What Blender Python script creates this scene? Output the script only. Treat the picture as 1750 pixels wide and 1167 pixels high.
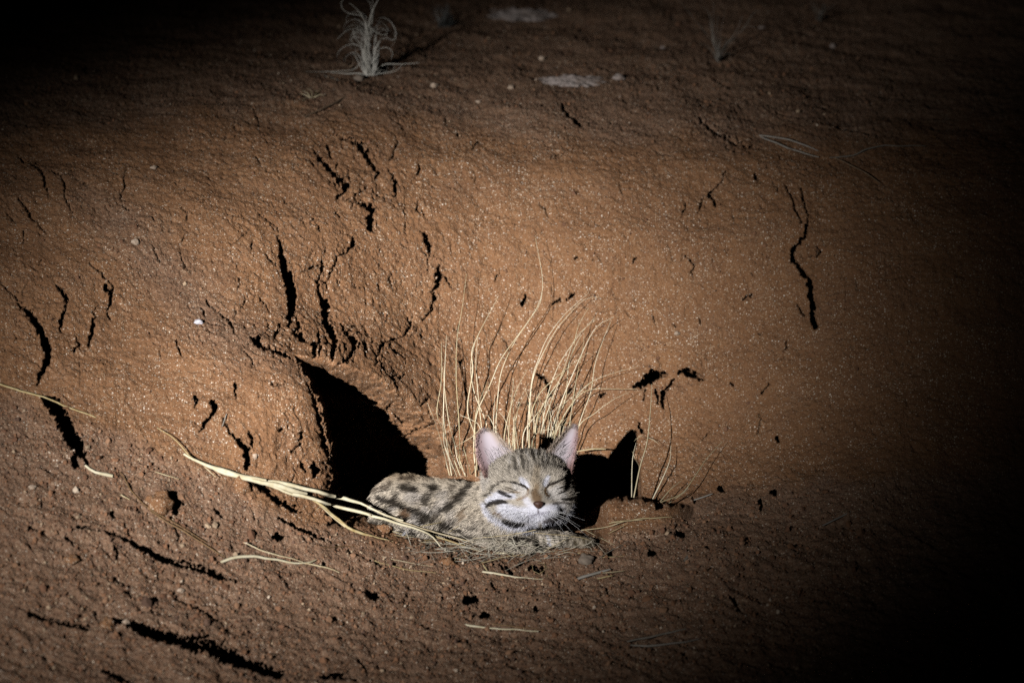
import bpy, bmesh, math
import numpy as np
from mathutils import Vector

# ------------------------------------------------------------------ scene, camera, world, lamp, exposure
for o in list(bpy.data.objects):
    bpy.data.objects.remove(o)
scene = bpy.context.scene
COL = scene.collection
rng = np.random.default_rng(7)

S = 0.00062                       # metres per photograph pixel at the cat's distance
DIST = 7.0                        # camera to cat
K = DIST / S                      # focal length in photograph pixels (1750 wide)
DEP = math.radians(13.0)          # camera looks down by this much
FWD = np.array([0.0, math.cos(DEP), -math.sin(DEP)])
RGT = np.array([1.0, 0.0, 0.0])
UPV = np.array([0.0, math.sin(DEP), math.cos(DEP)])
CX, CY = 875.0, 583.5
ANCH = np.array([0.0, 0.0, 0.0])  # ground point under the cat
CAM = ANCH - DIST * (FWD + RGT * ((850 - CX) / K) + UPV * ((CY - 925) / K))

cam = bpy.data.cameras.new('camera')
cam.sensor_width = 36.0
cam.lens = K * 36.0 / 1750.0
cam.clip_start = 0.1
cam.clip_end = 500.0
camo = bpy.data.objects.new('camera', cam)
COL.objects.link(camo)
camo.location = CAM
camo.rotation_euler = (math.pi / 2 - DEP, 0, 0)
cam.dof.use_dof = True
cam.dof.focus_distance = DIST + 0.03
cam.dof.aperture_fstop = 4.5
scene.camera = camo

world = bpy.data.worlds.new('World')
scene.world = world
world.use_nodes = True
wn = world.node_tree.nodes
sky = wn.new('ShaderNodeTexSky')
sky.sky_type = 'NISHITA'
sky.sun_disc = False
sky.sun_elevation = math.radians(-8.0)      # night: the sun is well below the horizon
sky.sun_rotation = math.radians(200)
world.node_tree.links.new(sky.outputs[0], wn['Background'].inputs[0])
wn['Background'].inputs[1].default_value = 0.05

def ray(px, py):
    px = np.asarray(px, float); py = np.asarray(py, float)
    return FWD + ((px - CX) / K)[..., None] * RGT + ((CY - py) / K)[..., None] * UPV
def unproj(px, py, y):
    """World point seen at photograph pixel (px, py) that stands at depth y."""
    r = ray(px, py)
    t = (np.asarray(y, float) - CAM[1]) / r[..., 1]
    return CAM + r * t[..., None]
def project(P):
    d = np.asarray(P) - CAM
    z = d @ FWD
    return CX + K * (d @ RGT) / z, CY - K * (d @ UPV) / z

# the hand-held spotlight that lights the scene, left of the camera
AIM = unproj(630.0, 640.0, 0.08)
AZ, EL, LD = math.radians(22.0), math.radians(14.5), 7.2
LPOS = AIM + LD * np.array([-math.sin(AZ) * math.cos(EL), -math.cos(AZ) * math.cos(EL), math.sin(EL)])
spot = bpy.data.lights.new('spotlight', 'SPOT')
spot.energy = 4900.0
spot.color = (1.0, 0.975, 0.965)
spot.spot_size = math.radians(24.0)
spot.spot_blend = 1.0
spot.shadow_soft_size = 0.025
# the lamp's beam: a bright core that falls off smoothly with the angle from its axis
spot.use_nodes = True
ln_ = spot.node_tree
em_ = ln_.nodes['Emission']
tc_ = ln_.nodes.new('ShaderNodeTexCoord'); sx_ = ln_.nodes.new('ShaderNodeSeparateXYZ')
ln_.links.new(tc_.outputs['Normal'], sx_.inputs[0])
def lmath(op, a, b=None):
    n = ln_.nodes.new('ShaderNodeMath'); n.operation = op
    for i, v in enumerate((a, b)):
        if v is None: continue
        if isinstance(v, (int, float)): n.inputs[i].default_value = v
        else: ln_.links.new(v, n.inputs[i])
    return n.outputs[0]
cz_ = lmath('ABSOLUTE', sx_.outputs[2])
tan_ = lmath('DIVIDE', lmath('SQRT', lmath('MAXIMUM', lmath('SUBTRACT', 1.0, lmath('MULTIPLY', cz_, cz_)), 0.0)), cz_)
ln_.links.new(lmath('EXPONENT', lmath('MULTIPLY', lmath('POWER', lmath('DIVIDE', tan_, 0.0430), 2.3), -1.0)), em_.inputs['Strength'])
spoto = bpy.data.objects.new('spotlight', spot)
COL.objects.link(spoto)
spoto.location = LPOS
spoto.rotation_euler = Vector(AIM - LPOS).to_track_quat('-Z', 'Y').to_euler()

scene.view_settings.view_transform = 'Standard'
scene.view_settings.look = 'None'
scene.view_settings.exposure = 0.0
scene.view_settings.gamma = 1.0
scene.render.engine = 'CYCLES'
scene.cycles.max_bounces = 4
scene.cycles.diffuse_bounces = 0
scene.cycles.use_denoising = False
scene.cycles.use_adaptive_sampling = False

# ------------------------------------------------------------------ helpers
def sstep(a, b, x):
    t = np.clip((x - a) / (b - a), 0, 1)
    return t * t * (3 - 2 * t)

def make_noise(seed):
    r = np.random.default_rng(seed)
    ang = r.random((256, 256)) * 2 * math.pi
    gx, gy = np.cos(ang).astype(np.float32), np.sin(ang).astype(np.float32)
    def f(x, y):
        x = np.asarray(x, np.float32); y = np.asarray(y, np.float32)
        xi = np.floor(x).astype(np.int32); yi = np.floor(y).astype(np.int32)
        fx = x - xi; fy = y - yi
        u = fx * fx * fx * (fx * (fx * 6 - 15) + 10); v = fy * fy * fy * (fy * (fy * 6 - 15) + 10)
        x0 = xi & 255; x1 = (xi + 1) & 255; y0 = yi & 255; y1 = (yi + 1) & 255
        a = gx[y0, x0] * fx + gy[y0, x0] * fy
        b = gx[y0, x1] * (fx - 1) + gy[y0, x1] * fy
        c = gx[y1, x0] * fx + gy[y1, x0] * (fy - 1)
        d = gx[y1, x1] * (fx - 1) + gy[y1, x1] * (fy - 1)
        return 1.5 * ((a * (1 - u) + b * u) * (1 - v) + (c * (1 - u) + d * u) * v)
    return f
NZ = [make_noise(100 + i) for i in range(8)]

def new_mesh(name, V, F, mat=None, smooth=True, fcol=None, attrs=None):
    V = np.asarray(V, np.float32)
    F = np.asarray(F, np.int32)
    me = bpy.data.meshes.new(name)
    n, k = F.shape
    me.vertices.add(len(V)); me.vertices.foreach_set('co', V.ravel())
    me.loops.add(n * k); me.loops.foreach_set('vertex_index', F.ravel())
    me.polygons.add(n)
    me.polygons.foreach_set('loop_start', np.arange(0, n * k, k, dtype=np.int32))
    me.polygons.foreach_set('loop_total', np.full(n, k, np.int32))
    me.polygons.foreach_set('use_smooth', np.full(n, smooth, bool))
    if fcol is not None:
        a = me.attributes.new('coat', 'FLOAT_COLOR', 'POINT')
        c4 = np.ones((len(V), 4), np.float32); c4[:, :3] = fcol
        a.data.foreach_set('color', c4.ravel())
    for nm, val in (attrs or {}).items():
        a = me.attributes.new(nm, 'FLOAT', 'POINT')
        a.data.foreach_set('value', np.asarray(val, np.float32).ravel())
    me.update(calc_edges=True)
    me.validate()
    if mat: me.materials.append(mat)
    return me

def link(name, data, parent=None, loc=None):
    o = bpy.data.objects.new(name, data)
    COL.objects.link(o)
    if loc is not None: o.location = loc
    if parent is not None: o.parent = parent
    return o
def tag(o, label=None, cat=None, group=None, kind=None):
    if label: o['label'] = label
    if cat: o['category'] = cat
    if group: o['group'] = group
    if kind: o['kind'] = kind
    return o

# ------------------------------------------------------------------ materials
def mat_new(name):
    m = bpy.data.materials.new(name); m.use_nodes = True
    nt = m.node_tree
    b = nt.nodes['Principled BSDF']
    b.inputs['Roughness'].default_value = 0.9
    b.inputs['Specular IOR Level'].default_value = 0.15
    return m, nt, b
def N(nt, t, **kw):
    n = nt.nodes.new(t)
    for k, v in kw.items():
        if hasattr(n, k): setattr(n, k, v)
        else: n.inputs[k].default_value = v
    return n
def mixc(nt, fac, a, b):
    n = nt.nodes.new('ShaderNodeMix'); n.data_type = 'RGBA'
    for sock, v in ((n.inputs[0], fac), (n.inputs[6], a), (n.inputs[7], b)):
        if hasattr(v, 'links') or isinstance(v, bpy.types.NodeSocket): nt.links.new(v, sock)
        elif isinstance(v, (int, float)): sock.default_value = v
        else: sock.default_value = (*v, 1.0)
    return n.outputs[2]
def maprange(nt, sock, a, b, lo=0.0, hi=1.0):
    n = nt.nodes.new('ShaderNodeMapRange')
    nt.links.new(sock, n.inputs[0])
    n.inputs[1].default_value = a; n.inputs[2].default_value = b
    n.inputs[3].default_value = lo; n.inputs[4].default_value = hi
    return n.outputs[0]
def mult(nt, a, b):
    n = nt.nodes.new('ShaderNodeMath'); n.operation = 'MULTIPLY'
    for s, v in ((n.inputs[0], a), (n.inputs[1], b)):
        if isinstance(v, (int, float)): s.default_value = v
        else: nt.links.new(v, s)
    return n.outputs[0]

def soil_material():
    m, nt, b = mat_new('red_earth')
    L = nt.links
    tc = N(nt, 'ShaderNodeTexCoord').outputs['Object']
    def noise(scale, detail=4.0, rough=0.6):
        n = N(nt, 'ShaderNodeTexNoise', Scale=scale, Detail=detail, Roughness=rough)
        L.new(tc, n.inputs['Vector']); return n.outputs[0]
    def voro(scale):
        n = N(nt, 'ShaderNodeTexVoronoi', Scale=scale)
        L.new(tc, n.inputs['Vector']); return n
    grit = N(nt, 'ShaderNodeAttribute', attribute_name='grit').outputs['Fac']
    n1 = maprange(nt, noise(14, 5), 0.35, 0.68)
    clay = mixc(nt, n1, (0.278, 0.144, 0.069), (0.214, 0.109, 0.053))
    loose = mixc(nt, n1, (0.285, 0.182, 0.122), (0.215, 0.137, 0.093))
    col = mixc(nt, grit, clay, loose)
    mott = maprange(nt, noise(170, 3), 0.38, 0.66)
    col = mixc(nt, mult(nt, mott, 0.40), col, (0.150, 0.072, 0.040))
    fine = maprange(nt, noise(750, 2), 0.40, 0.62)
    col = mixc(nt, mult(nt, fine, 0.34), col, (0.375, 0.205, 0.110))
    # pale quartz grains, three sizes
    for scale, thr, c, keep in ((720, 0.36, (0.54, 0.41, 0.28), 0.72), (430, 0.30, (0.70, 0.57, 0.44), 0.85), (300, 0.24, (0.76, 0.67, 0.55), 0.94)):
        v = voro(scale)
        d = maprange(nt, v.outputs['Distance'], thr + 0.06, thr)
        sep = N(nt, 'ShaderNodeSeparateColor'); L.new(v.outputs['Color'], sep.inputs[0])
        pick = maprange(nt, sep.outputs[0], keep, keep + 0.012)
        patch = maprange(nt, noise(22, 3), 0.36, 0.60, 0.35, 1.0)
        col = mixc(nt, mult(nt, mult(nt, d, pick), patch), col, c)
    # dark grains
    v = voro(520)
    d = maprange(nt, v.outputs['Distance'], 0.38, 0.28)
    sep = N(nt, 'ShaderNodeSeparateColor'); L.new(v.outputs['Color'], sep.inputs[0])
    col = mixc(nt, mult(nt, mult(nt, d, maprange(nt, sep.outputs[1], 0.86, 0.88)), 0.7), col, (0.075, 0.042, 0.030))
    L.new(col, b.inputs['Base Color'])
    b.inputs['Roughness'].default_value = 0.95
    b.inputs['Specular IOR Level'].default_value = 0.08
    bp = N(nt, 'ShaderNodeBump', Strength=1.0, Distance=0.0011)
    h = N(nt, 'ShaderNodeMath', operation='ADD')
    L.new(noise(650, 4, 0.7), h.inputs[0])
    v2 = voro(520)
    L.new(maprange(nt, v2.outputs['Distance'], 0.0, 0.6, 0.55, 0.0), h.inputs[1])
    L.new(h.outputs[0], bp.inputs['Height'])
    L.new(bp.outputs[0], b.inputs['Normal'])
    return m
M_SOIL = soil_material()

def plain_material(name, c1, c2, scale, rough=0.85, bump=0.0, spec=0.15, rand=0.0, transl=0.0):
    m, nt, b = mat_new(name)
    tc = N(nt, 'ShaderNodeTexCoord').outputs['Object']
    n = N(nt, 'ShaderNodeTexNoise', Scale=scale, Detail=5.0, Roughness=0.65)
    nt.links.new(tc, n.inputs['Vector'])
    col = mixc(nt, maprange(nt, n.outputs[0], 0.34, 0.66), c1, c2)
    if rand:
        oi = N(nt, 'ShaderNodeObjectInfo')
        hs = N(nt, 'ShaderNodeHueSaturation')
        nt.links.new(maprange(nt, oi.outputs['Random'], 0, 1, 1 - rand, 1 + rand * 0.6), hs.inputs['Value'])
        nt.links.new(maprange(nt, oi.outputs['Random'], 0, 1, 1.15, 0.8), hs.inputs['Saturation'])
        nt.links.new(col, hs.inputs['Color']); col = hs.outputs[0]
    nt.links.new(col, b.inputs['Base Color'])
    b.inputs['Roughness'].default_value = rough
    b.inputs['Specular IOR Level'].default_value = spec
    if bump:
        bp = N(nt, 'ShaderNodeBump', Strength=0.9, Distance=bump)
        nt.links.new(n.outputs[0], bp.inputs['Height']); nt.links.new(bp.outputs[0], b.inputs['Normal'])
    return m
M_STRAW = plain_material('dry_straw', (0.62, 0.52, 0.31), (0.44, 0.33, 0.16), 160, 0.55, 0.0002, 0.3, rand=0.22)
M_PALE = plain_material('bleached_straw', (0.74, 0.68, 0.50), (0.58, 0.50, 0.31), 120, 0.5, 0.0002, 0.35)
M_BLADE = plain_material('dry_grass_blade', (0.86, 0.77, 0.54), (0.68, 0.55, 0.32), 90, 0.6, 0, 0.25, rand=0.28)
M_DARKSTRAW = plain_material('brown_straw', (0.30, 0.20, 0.11), (0.18, 0.11, 0.06), 160, 0.7, 0, 0.15, rand=0.25)
M_GREYGRASS = plain_material('grey_dead_grass', (0.82, 0.79, 0.70), (0.60, 0.57, 0.49), 70, 0.7, 0, 0.15, rand=0.2)
M_DIM = plain_material('grey_dimmed_stem', (0.38, 0.35, 0.30), (0.24, 0.21, 0.17), 70, 0.75, 0, 0.12, rand=0.2)  # darker copy of the grey grass: dim light put into the colour
M_SHRUB = plain_material('grey_shrub', (0.27, 0.27, 0.25), (0.16, 0.16, 0.15), 70, 0.8, 0, 0.1, rand=0.2)
M_CHAFF = plain_material('grey_chaff', (0.62, 0.58, 0.47), (0.34, 0.28, 0.20), 90, 0.7, 0, 0.15)
M_ROCK = plain_material('pale_rock', (0.46, 0.40, 0.37), (0.24, 0.19, 0.16), 55, 0.9, 0.004)
M_PEBBLE = plain_material('pale_pebble', (0.55, 0.44, 0.34), (0.38, 0.28, 0.20), 120, 0.8, 0.001)
M_QUARTZ = plain_material('white_quartz', (0.72, 0.70, 0.74), (0.50, 0.47, 0.50), 200, 0.5, 0.0006, 0.4)
M_GREYSTONE = plain_material('grey_stone', (0.27, 0.22, 0.17), (0.18, 0.14, 0.11), 150, 0.9, 0.0012)

def coat_material(name, rough=0.7):
    m, nt, b = mat_new(name)
    a = N(nt, 'ShaderNodeAttribute', attribute_name='coat')
    nt.links.new(a.outputs['Color'], b.inputs['Base Color'])
    b.inputs['Roughness'].default_value = rough
    b.inputs['Specular IOR Level'].default_value = 0.06
    return m
M_SKIN = coat_material('cat_coat', 0.9)
M_FUR = coat_material('cat_fur', 0.65)
M_GRAVEL = coat_material('loose_grit', 0.95)
M_NOSE = plain_material('nose_leather', (0.095, 0.046, 0.032), (0.055, 0.027, 0.02), 500, 0.5, 0, 0.35)
M_LID = plain_material('dark_eyelid', (0.025, 0.018, 0.014), (0.045, 0.03, 0.02), 400, 0.6)
M_WHISK = plain_material('whisker', (0.75, 0.74, 0.72), (0.65, 0.64, 0.62), 100, 0.5)

# ------------------------------------------------------------------ ground: base form
COLS = {
 0:    [(1480,-.86),(1167,-.46),(1000,-.31),(850,-.20),(690,-.06),(500,.06),(350,.17),(230,.32),(120,.58),(0,1.0),(-320,2.3)],
 250:  [(1480,-.80),(1167,-.41),(1000,-.25),(880,-.16),(780,-.085),(650,-.015),(500,.085),(350,.18),(220,.33),(120,.57),(0,1.0),(-320,2.3)],
 450:  [(1480,-.74),(1167,-.37),(1020,-.21),(900,-.12),(830,-.075),(700,-.045),(620,-.015),(570,.055),(500,.11),(350,.20),(210,.35),(120,.56),(0,1.0),(-320,2.3)],
 570:  [(1480,-.70),(1167,-.34),(1020,-.18),(920,-.10),(860,-.045),(700,-.02),(625,.005),(585,.11),(500,.16),(350,.225),(210,.37),(120,.56),(0,1.0),(-320,2.3)],
 780:  [(1480,-.66),(1167,-.32),(1030,-.145),(945,-.05),(900,.06),(850,.13),(800,.16),(740,.175),(600,.21),(400,.26),(280,.33),(200,.43),(120,.62),(0,1.02),(-320,2.3)],
 1000: [(1480,-.66),(1167,-.32),(1030,-.145),(935,-.04),(890,.06),(845,.12),(800,.155),(740,.175),(600,.21),(400,.26),(280,.33),(200,.43),(120,.62),(0,1.02),(-320,2.3)],
 1250: [(1480,-.68),(1167,-.33),(1030,-.17),(940,-.08),(870,.02),(830,.07),(760,.13),(600,.19),(400,.25),(280,.33),(200,.45),(120,.64),(0,1.04),(-320,2.3)],
 1500: [(1480,-.72),(1167,-.35),(1000,-.17),(860,-.03),(800,.02),(700,.08),(500,.17),(350,.25),(250,.36),(160,.58),(0,1.06),(-320,2.3)],
}
cpx = np.arange(-400, 2151, 10.0); cpy = np.arange(-320, 1481, 10.0)
ck = sorted(COLS)
colv = []
for k in ck:
    pts = sorted(COLS[k])
    colv.append(np.interp(cpy, [p[0] for p in pts], [p[1] for p in pts]))
colv = np.array(colv)
Yc = np.empty((len(cpy), len(cpx)))
for j in range(len(cpy)):
    Yc[j] = np.interp(cpx, ck, colv[:, j])
def gblur(A, s, axis):
    r = int(3 * s) + 1
    k = np.exp(-0.5 * (np.arange(-r, r + 1) / s) ** 2); k /= k.sum()
    A = np.moveaxis(A, axis, 0)
    # extrapolate linearly at the ends so that the slope survives
    lo = A[:1] + (A[:1] - A[1:2]) * np.arange(r, 0, -1).reshape(-1, *([1] * (A.ndim - 1)))
    hi = A[-1:] + (A[-1:] - A[-2:-1]) * np.arange(1, r + 1).reshape(-1, *([1] * (A.ndim - 1)))
    B = np.concatenate([lo, A, hi])
    out = sum(k[i] * B[i:i + len(A)] for i in range(2 * r + 1))
    return np.moveaxis(out, 0, axis)
Yc = gblur(gblur(Yc, 3.0, 0), 6.0, 1)

def cr_matrix(x, x0, dx, n):
    """Catmull-Rom interpolation weights as index/weight arrays."""
    t = (x - x0) / dx
    i = np.clip(np.floor(t).astype(int), 1, n - 3); f = t - i
    w = np.stack([-0.5*f + f*f - 0.5*f**3, 1 - 2.5*f*f + 1.5*f**3, 0.5*f + 2*f*f - 1.5*f**3, -0.5*f*f + 0.5*f**3], -1)
    return i, w
def y_base(px, py):
    px = np.asarray(px, float); py = np.asarray(py, float)
    i, wx = cr_matrix(px, cpx[0], 10.0, len(cpx)); j, wy = cr_matrix(py, cpy[0], 10.0, len(cpy))
    out = 0
    for a in range(4):
        for b in range(4):
            out = out + Yc[j - 1 + a, i - 1 + b] * wy[..., a] * wx[..., b]
    return out

# overhanging right edge of the earth lump, and the hollow behind it
SIL = np.array([(436,576),(470,588),(500,608),(520,640),(540,682),(552,715),(556,745),(566,768),(560,790),(566,815),(560,835),(556,856)], float)
def poly_dist(px, py, pts):
    """Distance, side (+ right of travel) and parameter to a polyline in photograph pixels."""
    best = np.full(px.shape, 1e9); side = np.zeros(px.shape); par = np.zeros(px.shape)
    for k in range(len(pts) - 1):
        ax, ay = pts[k][0], pts[k][1]; bx, by = pts[k + 1][0], pts[k + 1][1]
        dx, dy = bx - ax, by - ay
        t = np.clip(((px - ax) * dx + (py - ay) * dy) / (dx * dx + dy * dy + 1e-9), 0, 1)
        ex, ey = px - (ax + t * dx), py - (ay + t * dy)
        d = np.hypot(ex, ey)
        m = d < best
        best = np.where(m, d, best)
        side = np.where(m, -(dx * ey - dy * ex), side)
        par = np.where(m, k + t, par)
    return best, np.sign(side), par
def y_shape(px, py):
    """Base depth with the hollow beside the lump and the small mound right of the cat."""
    y = y_base(px, py)
    jx = px + 5.0 * NZ[5](px * 0.05, py * 0.06) + 3.2 * NZ[6](px * 0.1, py * 0.16) + 1.8 * NZ[2](px * 0.3, py * 0.42)
    jy = py
    xe = np.interp(jy, SIL[:, 1], SIL[:, 0])          # silhouette x for each row
    xr = np.interp(jy, [570, 610, 700, 780, 830, 880], [650, 700, 760, 820, 820, 800])
    top = np.interp(jx, [436, 470, 500, 560, 640, 760], [577, 588, 601, 612, 640, 700])
    amp = np.interp(jy, [600, 640, 690, 745, 775, 800, 830], [0.12, 0.115, 0.085, 0.12, 0.17, 0.21, 0.23])
    right = sstep(0, 11, jx - xe) * (1 - sstep(0.40, 1.0, (jx - xe) / np.maximum(xr - xe, 30)))
    vert = sstep(-2, 50, jy - top) * (1 - sstep(835, 905, jy))
    y = y + amp * right * vert
    # the rim of the lump rolls off just before the edge
    y = y + 0.012 * np.exp(-np.maximum(xe - jx, 0) / 9.0) * (jx < xe) * sstep(590, 640, jy) * (1 - sstep(830, 870, jy))
    # the recess behind the cat's head ends in a steep edge on the right
    ed = 1093 + 3 * NZ[2](py * 0.05, px * 0.0)
    y = y + 0.055 * sstep(930, 990, px) * (1 - sstep(-5, 5, px - ed)) * sstep(782, 812, py) * (1 - sstep(868, 905, py))
    # mound to the right of the cat: a steep little front with a flat crumbly crest
    crest = np.interp(px, [1000, 1040, 1060, 1095, 1125, 1160, 1220, 1300], [880, 853, 848, 850, 858, 864, 868, 872]) + 2.5 * NZ[4](px * 0.12, py * 0.02)
    ym = -0.034 + (935 - py) * 0.00052
    ym = ym + 0.03 * (np.maximum(1048 - px, 0) / 22) ** 2 + 0.05 * (np.maximum(px - 1130, 0) / 70) ** 2
    ym = ym + 0.010 * np.exp(-np.maximum(py - crest, 0) / 6.0)
    m = sstep(-4, 1.5, py - crest) * (1 - sstep(925, 960, py))
    y = np.where(ym < y, y + (ym - y) * m, y)
    return y

pxs = np.concatenate([np.arange(-400, -40, 6.0), np.arange(-40, 1560, 1.56), np.arange(1560, 1770, 3.0), np.arange(1770, 2150, 7.0)])
pys = np.concatenate([np.arange(-310, -20, 6.0), np.arange(-20, 1190, 1.56), np.arange(1190, 1470, 6.0)])
PX, PY = np.meshgrid(pxs, pys)
Y0 = y_base(PX, PY)
P00 = unproj(PX, PY, Y0)                       # the plain base, used for normals and surface coordinates
gu = np.gradient(P00, axis=1); gv = np.gradient(P00, axis=0)
NRM = np.cross(gv, gu); NRM /= np.linalg.norm(NRM, axis=2, keepdims=True)
if (NRM @ -FWD).mean() < 0: NRM = -NRM
U = P00[..., 0]
Vv = np.cumsum(np.linalg.norm(gv, axis=2) * -1, axis=0)
Vv = Vv - Vv[:1] * 0
YS = y_shape(PX, PY)

JL = np.interp(PX, [-400, 0, 150, 300, 420, 560, 700, 1000, 1130, 1250, 1450, 2150], [620, 675, 735, 785, 850, 900, 935, 935, 890, 835, 815, 800])
wob = 18 * NZ[0](PX / 60, PY / 60)
grit = np.maximum(sstep(-22, 26, PY - JL + wob), sstep(0, 1, (255 - PY + wob * 1.5 - 25 * np.sin(PX / 260)) / 75))
band = np.exp(-((PX - (130 + (PY - 300) * 0.95)) / 70) ** 2) * sstep(280, 380, PY) * (1 - sstep(560, 680, PY))
grit = np.clip(np.maximum(grit, 0.75 * band) + 0.25 * NZ[1](U * 30, Vv * 30), 0, 1)
fg = sstep(0, 120, PY - JL)

# ------------------------------------------------------------------ ground: relief
disp = 0.0045 * NZ[0](U * 11, Vv * 11) + 0.0022 * NZ[1](U * 27, Vv * 27)
disp += 0.0011 * NZ[2](U * 70 + 3, Vv * 70) * (1 + 0.8 * fg)
disp += 0.0010 * NZ[3](U * 170, Vv * 170)
cr_ = NZ[2](U * 130 + 9, Vv * 130) ; disp -= 0.0016 * sstep(0.30, 0.62, cr_) * sstep(-0.1, 0.35, NZ[5](U * 21, Vv * 21))
fl_ = np.abs(NZ[6](U * 58 + 0.8 * NZ[3](U * 120, Vv * 120), Vv * 40)); disp -= (1 - fg) * 0.0020 * sstep(0.07, 0.0, fl_) * sstep(0.0, 0.3, NZ[1](U * 15 + 4, Vv * 15))
rough = 0.55 + 0.65 * grit
disp += rough * 0.00080 * NZ[4](U * 380, Vv * 380)
disp += rough * 0.00065 * np.abs(NZ[5](U * 620, Vv * 620))
# crumbly crust: scaly terraces on the wall whose edges face right
ter = NZ[6](U * 34 + 0.6 * NZ[2](U * 60, Vv * 60), Vv * 20 + 0.6 * NZ[1](U * 55, Vv * 55))
saw = (ter * 3.2) - np.floor(ter * 3.2)
disp += (1 - fg) * 0.0012 * sstep(0.0, 0.1, saw) * (1 - saw) * sstep(0.0, 0.4, NZ[7](U * 12, Vv * 12))
# foreground ledges
led = NZ[7](U * 5 + 2.0, Vv * 13 + U * 9)
sl = (led * 2.6) - np.floor(led * 2.6)
disp += fg * 0.0022 * sstep(0.0, 0.25, sl) * (1 - sl) * sstep(-0.1, 0.5, NZ[2](U * 9, Vv * 9))
disp += fg * 0.0016 * NZ[4](U * 45, Vv * 45 + 7) + fg * 0.0010 * NZ[6](U * 110, Vv * 110)
SMOOTH = disp.copy()

CR = []                                        # (points, widths) in photograph pixels
def Z(x0, y0, sc, *lines):
    for ln in lines:
        CR.append(([(x0 + p[0] / sc, y0 + p[1] / sc) for p in ln], [p[2] / sc for p in ln]))
Z(350, 200, 2.652,
  [(490,150,5),(515,190,14),(550,225,16),(590,262,16),(630,295,22),(645,320,32),(628,345,22),(600,362,6)],
  [(600,362,4),(660,375,7),(705,388,10),(740,398,22),(765,425,30),(752,460,24),(750,500,20),(775,520,8)],
  [(535,125,6),(560,150,12),(575,195,8)], [(615,100,5),(660,120,10),(710,148,20),(740,190,20),(770,225,12),(788,255,14),(772,278,6)],
  [(860,95,4),(872,125,6),(850,185,6),(835,210,4)], [(835,245,4),(862,290,12),(864,330,17),(865,362,6)],
  [(330,540,8),(342,590,14),(352,660,22),(375,730,36),(395,800,40),(398,860,36),(388,910,24),(380,965,8)],
  [(520,640,6),(530,690,11),(512,740,8),(515,800,8),(545,855,28),(552,890,32),(548,930,24),(575,980,22),(588,1030,22),(575,1100,16)],
  [(668,555,10),(668,590,13),(640,620,7),(595,640,6),(580,680,7),(560,720,9),(545,770,5)],
  [(975,520,5),(1000,545,13),(1015,590,18),(1022,620,6)],
  [(1065,670,6),(1050,690,12),(1065,730,20),(1055,765,15),(1030,790,10),(1048,820,11),(1030,870,11),(995,915,6)],
  [(945,905,6),(935,950,9),(900,1000,7),(850,1015,9),(805,1030,18),(790,1055,14),(770,1130,4)],
  [(615,945,8),(635,990,13),(672,1025,18),(672,1070,20),(645,1105,14),(610,1115,6)],
  [(500,1025,22),(500,1060,28),(495,1090,8)], [(515,980,10),(520,1030,14),(520,1080,12)], [(340,935,15),(330,975,13),(312,1010,6)],
  [(410,910,9),(425,960,13),(400,975,6),(440,1000,18),(470,1020,8)], [(10,820,6),(50,870,5),(105,905,9),(130,960,11),(133,985,6)],
  [(205,995,6),(240,1025,26),(275,1045,20),(330,1060,18),(380,1085,22)], [(650,240,8),(655,290,7)], [(480,470,5),(500,460,5)],
  [(250,440,4),(300,480,6),(335,510,5)], [(715,1030,6),(720,1060,7)], [(600,420,4),(560,700,4)][:0] or [(1015,640,5),(1012,700,5)])
Z(0, 500, 2.714,
  [(80,45,8),(130,95,18),(175,150,30),(200,210,36),(225,280,46),(215,330,42),(190,375,28),(175,425,10)],
  [(290,0,14),(312,40,14),(300,90,8),(285,135,22),(280,175,12)], [(520,0,22),(510,60,14),(500,80,8),(512,120,6)],
  [(440,90,5),(432,150,20),(420,210,18),(410,265,6)],
  [(200,488,24),(250,520,66),(285,580,72),(320,650,66),(355,710,70),(380,760,40)], [(340,770,20),(350,805,26)], [(380,760,20),(405,800,10)],
  [(345,200,5),(372,240,8),(345,270,16),(340,285,8)], [(905,490,24),(912,505,20),(905,525,8)],
  [(985,512,18),(1000,545,34),(975,585,22),(945,615,13),(932,645,6)], [(1035,590,6),(1065,650,11),(1110,695,18),(1140,730,26),(1148,780,28),(1140,820,14)],
  [(1150,645,10),(1165,680,16),(1165,725,8)], [(1455,800,28),(1460,825,32),(1450,855,14)], [(1400,650,20),(1385,685,8)], [(1295,642,14),(1305,636,10)],
  [(1090,420,14),(1095,450,10),(1095,490,5)], [(800,940,18),(828,975,36),(812,1020,14)], [(1175,885,22),(1240,925,34)], [(1240,940,14),(1330,985,24),(1400,1010,14)],
  [(1300,1040,8),(1400,1095,24),(1500,1140,20)], [(365,1095,16),(380,1098,14)], [(518,1030,16),(524,1045,14)], [(640,965,12),(670,985,8)], [(815,230,8),(840,290,6)],
  [(1440,460,7),(1470,560,10),(1490,640,12),(1500,700,18),(1520,740,12)], [(1350,740,6),(1390,700,8)], [(1400,790,14),(1410,830,10)], [(1290,1110,20),(1310,1130,16)], [(150,1090,16),(165,1088,12)])
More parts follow.
